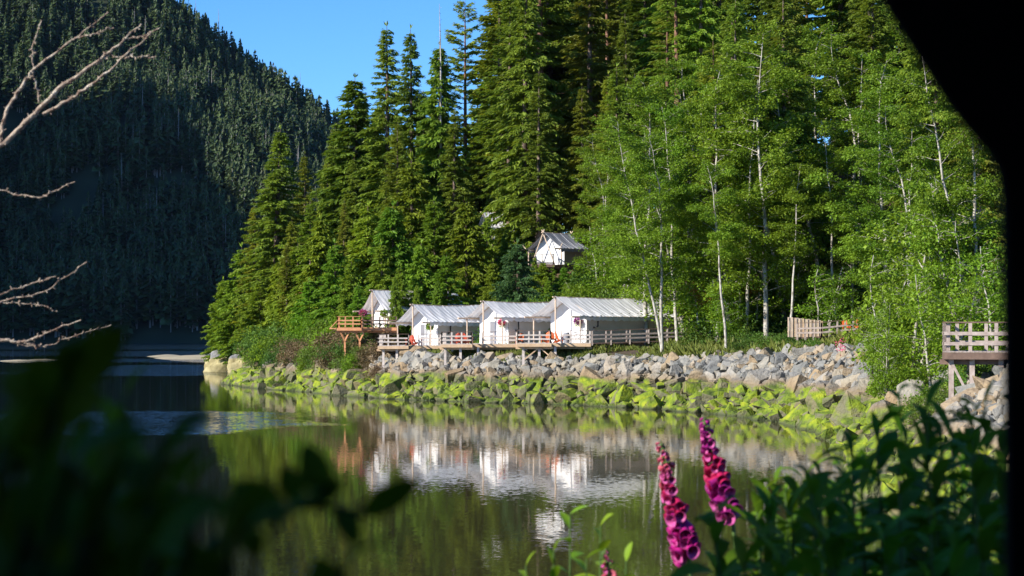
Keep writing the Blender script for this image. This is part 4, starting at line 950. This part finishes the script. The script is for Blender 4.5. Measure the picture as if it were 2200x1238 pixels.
for px, d, z, lab, mt in [(888,dA+2.6,zA,'low round red table between the chairs of the smallest tent','chair_red'),(985,dB+2.3,zB,'small red table in front of the middle deck chairs','chair_red')]:
    r = newroot('side_table', (X(px,d),d,z), lab, 'table'); g = G(); g.tube([(0,0,.5),(0,0,.53)], .38, 16); part('table_top', g, M[mt], r)
    for k in range(3):
        g = G(); g.bar((math.cos(k*2.1)*.3,math.sin(k*2.1)*.3,.02),(math.cos(k*2.1)*.15,math.sin(k*2.1)*.15,.5),.05,.05); part('leg', g, M[mt], r)
# white bin beside the orange chair
r = newroot('barrel', (X(1217,dC+3), dC+3, zC), 'pale grey barrel between the orange chair and the bicycle', 'barrel'); g = G(); g.tube([(0,0,0),(0,0,.08),(0,0,.45),(0,0,.8),(0,0,.88)], [.24,.27,.31,.27,.22], 16); part('barrel_body', g, M['canvas_grey'], r, True); g = G(); g.tube([(0,0,.885),(0,0,.92)], .25, 16); part('lid', g, M['white'], r, True)
# bicycle
r = newroot('bicycle', (X(1242,dC+1.9), dC+1.9, zC), 'dark bicycle leaning inside the railing of the largest tent deck', 'bicycle')
r.rotation_euler = (R(-5), 0, R(4))
for sx_ in (-.52, .52):
    g = G(); t = np.linspace(0, 2*PI, 33); g.tube(np.stack([np.cos(t)*.33+sx_, 0*t, np.sin(t)*.33+.345],-1), .022, 6, cap=False); wl = part('wheel', g, M['rubber'], r, True)
    g = G()
    for k in range(12): g.tube([(sx_,0,.345),(sx_+math.cos(k*PI/6)*.31,0,.345+math.sin(k*PI/6)*.31)], .004, 3)
    g.tube([(sx_,-.04,.345),(sx_,.04,.345)], .025, 8); ob('rim', g.mesh('rim', M['steel']), wl)
g = G()
for a, b in [((-.52,0,.345),(-.08,0,.30)),((-.52,0,.345),(-.17,0,.78)),((-.08,0,.30),(-.2,0,.86)),((-.08,0,.30),(.36,0,.72)),((-.17,0,.76),(.33,0,.82)),((.52,0,.345),(.34,0,.92))]: g.tube([a,b], .018, 6)
part('frame', g, M['iron'], r, True)
g = G(); g.tube([(.34,-.28,.98),(.36,-.1,1.0),(.34,0,.92),(.36,.1,1.0),(.34,.28,.98)], .014, 6); part('handlebar', g, M['iron'], r, True)
g = G(); g.box((-.22,0,.9),(.26,.13,.05)); part('saddle', g, M['iron'], r)
# hanging flower baskets
def basket(px, py, d, rad, mt, lab, hang):
    c = P(px, py, d); r = newroot('flower_basket', c, lab, 'flower basket', 'hanging flower baskets'); q = np.random.default_rng(int(px))
    g = G(); g.tube([(0,0,-rad*.5),(0,0,-rad*.25),(0,0,0)], [rad*.3,rad*.5,rad*.6], 10); part('pot', g, M['wood_dark'], r, True)
    n = 420; v = q.normal(0,1,(n,3)); v /= np.linalg.norm(v,axis=1)[:,None]; pos = v*rad*(q.random(n)**.4)[:,None]; pos[:,2] *= .85
    g = G(); g.leaves(pos, v, q.normal(0,1,(n,3)), .10, .09); part('blossom_mass', g, mt, r)
    n = 220; v = q.normal(0,1,(n,3)); v /= np.linalg.norm(v,axis=1)[:,None]; v[:,2] -= .5; pos = v*rad*(.4+.6*q.random(n))[:,None]
    g = G(); g.leaves(pos, v, q.normal(0,1,(n,3)), .12, .06); part('leaf_mass', g, M['lush_leaf'] if 'lush_leaf' in M else M['alder'], r)
    g = G(); g.tube([(0,0,0),(0,0,hang)], .012, 4); part('hanger', g, M['iron'], r)
basket(1241.5,690,dtC-.4,.36,M['blossom_purple'],'purple and pink hanging basket at the corner of the largest tent',.7)
basket(1077.5,693,dtB-.6,.33,M['blossom_pink'],'pink hanging flower basket at the corner of the middle tent',.7)
basket(924,701,dtA-1.,.36,M['alder'],'leafy green hanging basket at the corner of the smallest tent',.8)
basket(780,672,dD+.1,.40,M['blossom_pink'],'pink flowers spilling beside the cedar deck railing',.5)
basket(825,673,dtD-3,.42,M['alder'],'green leafy hanging basket on the half hidden tent',.6)
# dead wood, log, snag, orange bough
def log_thing():
    r = newroot('fallen_log', (0,0,0), 'thick mossy brown fallen log beside the timber platform', 'log'); g = G(); q = np.random.default_rng(4)
    p = [P(px, py, 117) for px, py in ((1925,800),(1955,795),(1985,790),(2020,792),(2060,800))]; t = np.linspace(0,1,22); pts = np.array([[np.interp(u, np.linspace(0,1,5), [q_[k] for q_ in p]) for k in range(3)] for u in t])+q.normal(0,.04,(22,3))
    g.tube(pts, .50+.05*np.sin(t*23)+q.normal(0,.02,22), 14); part('log_bark', g, surf('rotting_mossy_log', None, .95, [(.3,(.05,.03,.015)),(.5,(.14,.075,.03)),(.62,(.17,.13,.04)),(.75,(.12,.17,.03))], 2.5, 6, bump=1, bscale=6), r, True)
    g = G()
    for k in range(14):
        b = pts[q.integers(0,22)]; g.tube([b, b+q.normal(0,.5,3)+[0,-.3,-.2]], [.05,.01], 4)
    part('root', g, M['bark'], r)
log_thing()
r = newroot('dead_tree', (0,0,0), 'pale dead trunk standing above the alders at the top of the slope', 'dead tree'); g = G(); b = P(1481,70,236); t = P(1481,-60,236); base_z = Hs(b.x, 236)
g.tube([(b.x,236,base_z-.3),(b.x+.1,236,b.z),(t.x,236,t.z)], [.45,.28,.2], 9); part('trunk', g, M['snag'], r, True); g = G(); g.tube([(b.x,236,b.z+1.6),(b.x-.7,235.8,b.z+1.9),(b.x-.6,235.8,b.z+2.6)], [.12,.09,.04], 6); part('limb', g, M['snag'], r, True)
r = newroot('dead_tree', (0,0,0), 'thin bare dead spire rising above the skyline conifers', 'dead tree'); g = G(); b = P(947,130,231); t = P(944,8,231); g.tube([(b.x,231,Hs(b.x,231)),b,t], [.3,.10,.02], 6); part('trunk', g, M['snag'], r, True); g = G(); q = np.random.default_rng(8)
for k in range(26):
    z = q.uniform(b.z-1, t.z-.4); a = q.uniform(0,6.28); l = q.uniform(.3,.9)*(1.15-(z-b.z)/(t.z-b.z)); g.tube([(b.x,231,z),(b.x+math.cos(a)*l,231+math.sin(a)*l,z+.1)], [.025,.008], 3)
part('twigs', g, M['snag'], r)
r = newroot('dead_bough', (0,0,0), 'rusty orange dead conifer boughs hanging among the white trunks', 'dead bough'); g = G(); q = np.random.default_rng(14)
wd_ = G(); wd_.tube([P(1470,612,170),P(1520,628,169),P(1580,622,168),P(1625,616,168)], [.05,.05,.03,.01], 5); part('branch', wd_, M['bark'], r)
cs = [(1492,616),(1500,622),(1515,626),(1530,633),(1512,640),(1508,648),(1545,628),(1572,632),(1580,640),(1562,638),(1595,628),(1610,622),(1620,618),(1590,620)]
for px, py in cs:
    c = np.array(P(px,py,168.5)); n = 150; v = q.normal(0,1,(n,3))*np.array([.32,.32,.2]); g.leaves(c+v, v+[0,0,-.2], np.tile([0,0,1.],(n,1))+q.normal(0,.5,(n,3)), .22, .07)
part('dead_needles', g, M['orange_dead'], r)
# bits of pink fireweed on the rocks
r = newroot('fireweed', P(1805,752,118), 'pink flowering weed growing between the grey rocks', 'flower'); g = G(); q = np.random.default_rng(15); n=90; g.leaves(q.normal(0,.16,(n,3))*[1,1,1.4]+[0,0,.3], q.normal(0,1,(n,3)), q.normal(0,1,(n,3)), .1, .08); part('blossom_mass', g, M['blossom_pink'], r); g = G(); g.tube([(0,0,-.4),(0,0,.4)], .01, 4); part('stem', g, M['plant'], r)

# ------------------------------------------------------------------ the near bank: bare tree, foxgloves, leafy plants, shelter
r = newroot('bare_tree', (0,0,0), 'bare leafless branches reaching out over the water', 'tree')
dB9 = 9.
def br(pts, rads, nm='branch', d0=dB9, dd=0, tw=0, seed=0):
    q = np.random.default_rng(seed+len(pts)+int(pts[0][1])); p = [np.array(P(px, py, d0+dd*k)) for k, (px, py) in enumerate(pts)]
    out = []; rr2 = []
    for k in range(len(p)-1):
        for s_ in np.linspace(0,1,6,endpoint=False):
            out.append(p[k]*(1-s_)+p[k+1]*s_+q.normal(0,.0035,3)); rr2.append((rads[k]*(1-s_)+rads[k+1]*s_)*.50*d0/F*q.uniform(.9,1.15))
    out.append(p[-1]); rr2.append(rads[-1]*d0/F)
    g = G(); g.tube(out, rr2, 8); 
    for k in range(len(out)*2):       # bud knobs and spurs
        i = int(q.integers(1, len(out)-1)); o_ = out[i]; v = q.normal(0,1,3); v /= np.linalg.norm(v); l = rr2[i]+q.uniform(.004,.014)
        g.tube([o_, o_+v*l], [.004,.0022], 4)
    part(nm, g, M['twig'], r, True)
TX = -3.6
tk = np.array([[TX,9,Hs(TX,9)-.3],[TX+.05,9,5.5],[TX-.1,9.1,7.5],[TX,9.1,9.5]]); g = G(); g.tube(tk, [.14,.12,.09,.05], 12); part('trunk', g, M['twig'], r, True)
EX = CX+TX/9*F
br([(EX,470),(-250,400),(0,317),(65,252),(126,191),(207,136),(265,87),(304,52)], [26,18,11,10.5,9,7,4.5,2])
br([(94,245),(155,213),(207,174),(258,129),(342,61)], [8,6.5,6,4,1.5])
br([(EX,520),(-120,420),(0,304),(13,239),(39,194),(74,149),(155,87),(233,26)], [14,10,8,7.5,7,6,4,1.5])
br([(155,87),(200,72),(245,60)], [3.5,2.5,1.2]); br([(84,220),(70,152),(71,97),(90,44)], [3.5,3.5,3,1.5]); br([(265,87),(300,78),(330,74)], [3,2,1]); br([(207,136),(236,120),(290,124),(336,121)], [3,2.5,2,1])
br([(EX,520),(-200,420),(0,408),(84,427),(161,391)], [10,5,3,3,1.2])
br([(EX,700),(-200,690),(0,633),(84,604),(120,594)], [10,5,2,2,1]); br([(-200,680),(0,649),(97,627),(187,563)], [5,3,2.5,1.2]); br([(0,651),(84,653),(123,669)], [2,2,1])
br([(EX,760),(-150,725),(0,730),(52,737),(97,717),(174,688)], [14,9,7,5.5,3.5,1.5]); br([(52,737),(75,742),(90,744)], [4,3,1.5]); br([(113,740),(149,724),(239,698)], [1.5,3,1]); br([(20,733),(60,745),(113,740)], [3,2,1.5])

def bell():
    g = G(); L = 1.; prof = [(0,.10),(.08,.20),(.25,.27),(.5,.31),(.75,.36),(.92,.42),(1.0,.50)]
    n = 12; a = np.arange(n)*2*PI/n
    for off, m in ((0,0),(-.02,1)):
        V3 = []
        for k, (x, rd) in enumerate(prof):
            rd = rd+off; lip = (1+.16*np.cos(a)) if k == len(prof)-1 else 1
            V3.append(np.stack([x*L+(.10*np.cos(a) if k == len(prof)-1 else 0*a), np.sin(a)*rd, -np.cos(a)*rd*lip], -1))
        V3 = np.vstack(V3); i = np.arange(len(prof)-1)[:,None]*n; j = np.arange(n)[None,:]; Q = np.stack([i+j, i+(j+1)%n, i+n+(j+1)%n, i+n+j], -1).reshape(-1,4)
        g.add(V3, Q if m == 0 else Q[:, ::-1], m)
    k0 = (len(prof)-1)*n; tot = len(prof)*n; j = np.arange(n); g.f.append(np.stack([k0+j, k0+(j+1)%n, tot+k0+(j+1)%n, tot+k0+j], -1)); g.mi.append(np.zeros(n))
    return g
def petal(name, lo, hi, spots=False):
    m, nt, ns, ln = newmat(name); out = nd(nt, 'ShaderNodeOutputMaterial'); p = nd(nt, 'ShaderNodeBsdfPrincipled'); p.inputs['Roughness'].default_value = .45; p.inputs['Specular IOR Level'].default_value = .3
    tc = nd(nt, 'ShaderNodeTexCoord').outputs['Object']; c = ramp(nt, noise(nt, 2.5, 3, tc), [(.35,lo),(.65,hi)])
    if spots: c = mix(nt, mth(nt, 'GREATER_THAN', noise(nt, 9, 1, tc), .66), c, (.18,.01,.08))
    ln.new(c, p.inputs['Base Color']); t = nd(nt, 'ShaderNodeBsdfTranslucent'); ln.new(c, t.inputs[0]); mx = nd(nt, 'ShaderNodeMixShader'); mx.inputs[0].default_value = .3
    ln.new(p.outputs[0], mx.inputs[1]); ln.new(t.outputs[0], mx.inputs[2]); ln.new(mx.outputs[0], out.inputs[0]); return m
inner = petal('foxglove_throat', (.52,.06,.28), (.62,.13,.40), True)
BELL = bell(); bm_low = BELL.mesh('blossom', [petal('foxglove_magenta', (.36,.01,.15), (.50,.02,.25)), inner], True); bm_mid = BELL.mesh('blossom', [petal('foxglove_crimson', (.40,.01,.07), (.52,.02,.12)), inner], True); bm_top = BELL.mesh('blossom', [petal('foxglove_rose_bud', (.50,.05,.12), (.62,.14,.18)), inner], True); bm_dark = BELL.mesh('blossom', [petal('foxglove_deep_purple', (.28,.01,.16), (.36,.02,.22)), inner], True)
M['stem'] = surf('green_flower_stem', (.07,.13,.03), .6)
def foxglove(px0, py0, px1, py1, d, label, face, size=.055, n=56, tone=(bm_low, bm_mid, bm_top), seed=1, width=1., bend=.0, topfrac=1.):
    r = newroot('foxglove', (0,0,0), label, 'flower', 'foxgloves on the near bank'); q = np.random.default_rng(seed)
    b = np.array(P(px0,py0,d)); t = np.array(P(px1,py1,d)); gx_ = b[0]+(b[0]-t[0])*.8; gz = Hs(gx_, d)
    ts = np.linspace(0,1,14); ax = b+(t-b)*ts[:,None]; ax[:,0] += bend*np.sin(ts*PI)
    g = G(); g.tube(np.vstack([[gx_,d,gz-.05],[gx_*.6+b[0]*.4,d,gz+(b[2]-gz)*.5],ax]), np.concatenate([[.009,.008],np.linspace(.006,.0018,14)]), 8); part('stem', g, M['stem'], r, True)
    for k in range(n):
        u = (k/n)**.92*topfrac; i = min(12, int(u*13)); f = u*13-i; c = ax[i]*(1-f)+ax[i+1]*f
        az = face+(q.random()-.5)*3.9 if u < .8 else q.uniform(0,6.28); el = -R(44)+u*R(22)+q.normal(0,.12)
        sz = size*(1.05-.80*u**1.25)*q.uniform(.88,1.1)*width
        me = tone[0] if u < .34 else (tone[1] if u < .62 else tone[2])
        o = ob('blossom', me, r, c+np.array([math.cos(az),math.sin(az),0])*.004); o.scale = (sz, sz*.85, sz*.85); 
        o.rotation_euler = (q.normal(0,.15), -el, az)
    nb = 26; g = G(); u = q.uniform(.6, 1, nb); pos = b+(t-b)*u[:,None]; a = q.uniform(0,6.28,nb); dd_ = np.stack([np.cos(a),np.sin(a),.3-.2*np.ones(nb)],-1)
    for p_, v_, uu in zip(pos, dd_, u): g.tube([p_, p_+v_*.008, p_+v_*.02*(1.3-uu), p_+v_*.028*(1.3-uu)], [.001,.0035,.0055*(1.4-uu),.001], 6)
    part('bud', g, M['stem'], r, True)
    nl = 10; g = G(); 
    for k in range(nl):
        zz = gz+(b[2]-gz)*q.uniform(.15,.9); a = q.uniform(0,6.28); g.leaves(np.array([[gx_*.5+b[0]*.5,d,zz]]), np.array([[math.cos(a),math.sin(a),.3]]), np.array([[0,0,1.]]), .16, .05)
    part('leaf_mass', g, M['plant'], r)
foxglove(1478,1178,1420,948,6.3,'magenta and crimson foxglove spike with open bells, lower of the two', R(235), n=66, seed=3, width=1.0, size=.054)
foxglove(1572,1092,1512,895,6.6,'darker foxglove spike leaning behind the first, deep crimson', R(215), n=60, seed=6, tone=(bm_dark, bm_mid, bm_dark), size=.056, bend=-.006)
foxglove(1312,1262,1300,1178,5.2,'small faded pink foxglove top just above the leaves', R(250), n=16, seed=9, tone=(bm_top, bm_top, bm_top), size=.026)

def strip_leaf(g, base, az, el, L, W, droop, q, fold=.25, seg=6, shape=.9):
    s_ = np.linspace(0,1,seg+1); d = np.array([math.cos(az)*math.cos(el), math.sin(az)*math.cos(el), math.sin(el)]); side = np.array([-math.sin(az), math.cos(az), 0])
    c = base+d*L*s_[:,None]; c[:,2] -= droop*L*s_**2; tw = q.normal(0,.3); side = side*math.cos(tw)+np.array([0,0,1])*math.sin(tw)
    w_ = W/2*np.sin(np.clip(s_,.02,.98)**shape*PI)**.8; up = np.cross(side, d); up = up*np.sign(up[2]+1e-6)
    lft = c-side*w_[:,None]+up*(w_*fold)[:,None]; rgt = c+side*w_[:,None]+up*(w_*fold)[:,None]; n = seg+1
    V3 = np.vstack([lft, c, rgt]); i = np.arange(seg); g.add(V3, np.vstack([np.stack([i, i+1, n+i+1, n+i],-1), np.stack([n+i, n+i+1, 2*n+i+1, 2*n+i],-1)]))
def leafy(name, tip, foot, nleaf, L, W, label, mat, seed, droop=.45, frac=.75, group=None, shape=.9, stems=1, spread=.1, cat='plant', elr=(.1,.9)):
    r = newroot(name, (foot[0],foot[1],foot[2]), label, cat, group); q = np.random.default_rng(seed); g = G(); sg = G(); o = np.array(foot)
    for s in range(stems):
        tp = np.array(tip)-o+(q.normal(0,spread,3)*[1,1,.6] if s else 0); t = np.linspace(0,1,10); cv = np.stack([tp[0]*t**1.5, tp[1]*t**1.5, tp[2]*t],-1)
        sg.tube(cv, np.linspace(.007,.002,10), 6, cap=False)
        for k in range(nleaf):
            u = 1-frac*(k/nleaf)**1.1; i = min(8,int(u*9)); f = u*9-i; c = cv[i]*(1-f)+cv[i+1]*f
            sz = (.45+.75*min(1,(1-u)*3.5))*q.uniform(.75,1.2); strip_leaf(g, c, k*2.4+q.normal(0,.3), q.uniform(*elr)+.5*(u>.93), L*sz, W*sz, droop*q.uniform(.5,1.5), q, shape=shape)
    part('stem', sg, M['stem'], r, True); part('foliage', g, mat, r, True)
def foot(px, d, dx=0): x = X(px,d)+dx; return (x, d+.05, Hs(x,d)-.03)
RP = [(1625,1070,4.4),(1690,1080,4.2),(1665,1040,4.8),(1760,1000,3.9),(1730,1020,4.6),(1815,1010,3.6),(1850,1000,4.5),(1885,925,3.3),(1945,930,3.9),(1990,880,3.2),(2045,920,3.7),(2070,950,4.4),(2115,870,3.0),(2150,920,3.6),(2190,860,3.2),
      (1630,1120,4.0),(1650,1150,3.6),(1700,1090,3.3),(1780,1060,3.0),(1850,1060,3.3),(1930,1000,2.9),(2010,1010,3.1),(2090,980,2.8),(2160,1040,3.2),(1545,1225,3.8),(1600,1210,3.4),(1680,1190,2.9),(1790,1170,2.8),(1900,1150,2.6),(2000,1150,2.7),(2110,1140,2.6)]
CNT = {}
for k, (px, py, d) in enumerate(RP):
    row = 'tall dark leafy plant' if py < 900 else ('dark green long leaved plant' if py < 1060 else 'low shadowed leafy plant')
    zone = 'beside the foxgloves' if px < 1690 else ('before the mossy rocks' if px < 1880 else ('before the fallen log' if px < 2030 else 'before the timber platform'))
    CNT[(row,zone)] = CNT.get((row,zone), 0)+1
    leafy('leafy_plant', P(px,py,d), foot(px,d,.05), 40, .21 if d > 3 else .18, .052, f'{row} {zone}, {ORD[CNT[(row,zone)]-1]} from the water side', M['plant'], 100+k, droop=.5, group='long leaved plants on the near bank', stems=2, spread=.07)
for k, (px, py, d) in enumerate([(1225,1105,4.6),(1290,1130,4.9),(1190,1185,4.4),(1260,1200,4.2),(1130,1215,4.4),(1345,1205,4.6)]):
    leafy('leafy_plant', P(px,py,d), foot(px,d), 22, .11, .045, f'lime green leafy stem rising over the water, {ORD[k]} of six near the small foxglove', M['lime_leaf'], 200+k, droop=.3, group='lime green stems on the near bank', stems=1, shape=.8)
LP = [(60,900,1.0),(20,930,.9),(130,930,1.1),(230,960,1.2),(330,1010,1.0),(410,1050,1.1),(460,1110,.95),(20,980,.8),(120,1010,.95),(230,1040,.8),(330,1080,.9),(420,1130,.8),(500,1160,.9),(60,1120,.7),(200,1150,.7),(330,1190,.75),(480,1210,.8)]
for k, (px, py, d) in enumerate(LP):
    d *= 1.0; tp = P(px,py,d); ft = (tp.x-.25-.1*(k%3), d+.15*((k%5)-2)*.5+.1, Hs(tp.x, d)-.03)
    hgt = 'topmost' if py < 800 else ('upper' if py < 960 else ('middle' if py < 1110 else 'lower'))
    CNT[hgt] = CNT.get(hgt,0)+1
    leafy('broad_leaved_shrub', tp, ft, 22, .085, .055, f'blurred {hgt} spray of broad leaves, {ORD[CNT[hgt]-1]} from the bare branches', M['near_leaf'], 300+k, droop=.25, frac=.42, group='broad leaved shrubs close to the shelter', stems=2, spread=.035, shape=.75, cat='shrub')
def sprig(stem, leaves_, d, label):
    r = newroot('shrub_branch', (0,0,0), label, 'branch', 'out of focus branches near the shelter'); q = np.random.default_rng(len(leaves_)*7)
    g = G(); b0 = P(stem[0][0], stem[0][1], d); pts = [(b0.x-.1, d+.1, Hs(b0.x-.1, d)), (b0.x-.06, d+.05, b0.z-.6)]+[P(a, b, d) for a, b in stem]
    g.tube(pts, np.linspace(.006,.002,len(pts)), 6); part('stem', g, M['stem'], r, True); g = G()
    for (ax, ay, bx, by, w_) in leaves_:
        A = np.array(P(ax,ay,d)); B = np.array(P(bx,by,d+q.uniform(-.02,.02))); D = B-A; L = np.linalg.norm(D); D /= L
        view = np.array([.15,-1,.35]); side = np.cross(D, view); side /= np.linalg.norm(side); n = 9; s_ = np.linspace(0,1,n); w2 = w_*d/F*np.sin(s_**.85*PI)**.75+.0004; up = np.cross(side, D)
        c = A+D*L*s_[:,None]+up*(.06*L*np.sin(s_*PI))[:,None]; V3 = np.vstack([c-side*w2[:,None]+up*(w2*.3)[:,None], c, c+side*w2[:,None]+up*(w2*.3)[:,None]]); i = np.arange(n-1)
        g.add(V3, np.vstack([np.stack([i,i+1,n+i+1,n+i],-1), np.stack([n+i,n+i+1,2*n+i+1,2*n+i],-1)]))
    part('foliage', g, M['near_leaf'], r, True)
sprig([(380,1230),(520,1130),(640,1085),(730,1095),(790,1105)], [(775,1110,905,1030,30),(730,1095,770,1180,26),(700,1085,655,950,34),(640,1085,610,1000,28),(610,1090,490,1040,30),(560,1110,450,1080,28),(660,1090,740,1030,22),(520,1130,560,1200,26)], .92, 'blurred thin branch with pointed leaves reaching across the reflection')
sprig([(60,1150),(100,950),(130,860),(150,800)], [(135,845,268,705,52),(130,860,60,770,50),(120,880,10,800,48),(150,800,150,730,34),(125,900,230,850,46),(110,950,0,890,50)], .80, 'blurred branch with large dark leaves standing highest at the water edge')
# unseen trees added beside the shelter to shade the near leaves
for k, (x, y, h, key) in enumerate([(-6.,-1.2,15,'tallC'),(-8.5,-3.0,17,'tallD'),(-4.6,-4.0,14,'tallC')]):
    r = newroot('conifer', (x,y,Hs(x,y)-.2), f'unseen drooping shade conifer beside the dark shelter, {ORD[k]} from its doorway', 'tree', 'unseen shade conifers beside the shelter', rz=k*1.3)
    s_ = h/32; r.scale = (s_*1.25, s_*1.25, s_); c, t = PROTO[key]; ob('crown', c, r); ob('trunk', t, r)
# dark canvas shelter around the camera
r = newroot('shelter', (0,0,Hs(0,0)), 'black canvas shelter with its doorway flap framing the view', 'shelter'); z0 = Hs(0,0); yf = 1.05
E = [(1100,-6500),(1250,-4200),(1450,-2200),(1640,-1000),(1760,-480),(1850,-150),(1878,-60),(1903,0),(1935,50),(1968,100),(2003,155),(2040,215),(2078,265),(2112,303),(2140,330),(2156,362),(2163,410),(2166,520),(2168,800),(2170,1300),(2200,3500)]
E = [((px-CX)/F*yf, HC-(py-YH)/F*yf-z0) for px, py in E]; E.append((E[-1][0]+.05, .02)); n = len(E); ex = np.array(E)
# smooth the edge a little
for _ in range(1): ex[1:-1] = ex[1:-1]*.6+.2*(ex[:-2]+ex[2:])
cols = np.array([0,.04,.12,.3,.6,1.]); V3 = []
for yy in (0, .014):
    for x_, z_ in ex:
        for c in cols: V3.append((x_+(2.1-x_)*c, yf+yy+.03*math.sin(c*14)*min(1,c*6), z_))
m_ = len(cols); i = np.arange(n-1)[:,None]*m_+np.arange(m_-1)[None,:]; Q = np.stack([i, i+1, i+m_+1, i+m_],-1).reshape(-1,4); i = np.arange(n-1)*m_; Ed = np.stack([i, i+m_, i+m_+n*m_, i+n*m_],-1)
g = G(); g.add(V3, np.vstack([Q, Q[:, ::-1]+n*m_, Ed])); part('door_flap', g, M['black_canvas'], r, True)
top = ex[0,1]
g = G(); g.box((2.1,-.7,top/2),(.02,3.6,top)); part('side_wall', g, M['black_canvas'], r)
g = G(); g.box((-1.5,-1.4,top/2),(.02,2.4,top)); part('side_wall', g, M['black_canvas'], r)
g = G(); g.box((.3,-2.6,top/2),(3.6,.02,top)); part('back_wall', g, M['black_canvas'], r)
g = G(); g.bar((-1.55,-.75,top+.02),(.3,-.75,top+.75),3.75,.02); g.bar((.3,-.75,top+.75),(2.15,-.75,top+.02),3.75,.02); part('roof', g, M['black_canvas'], r)
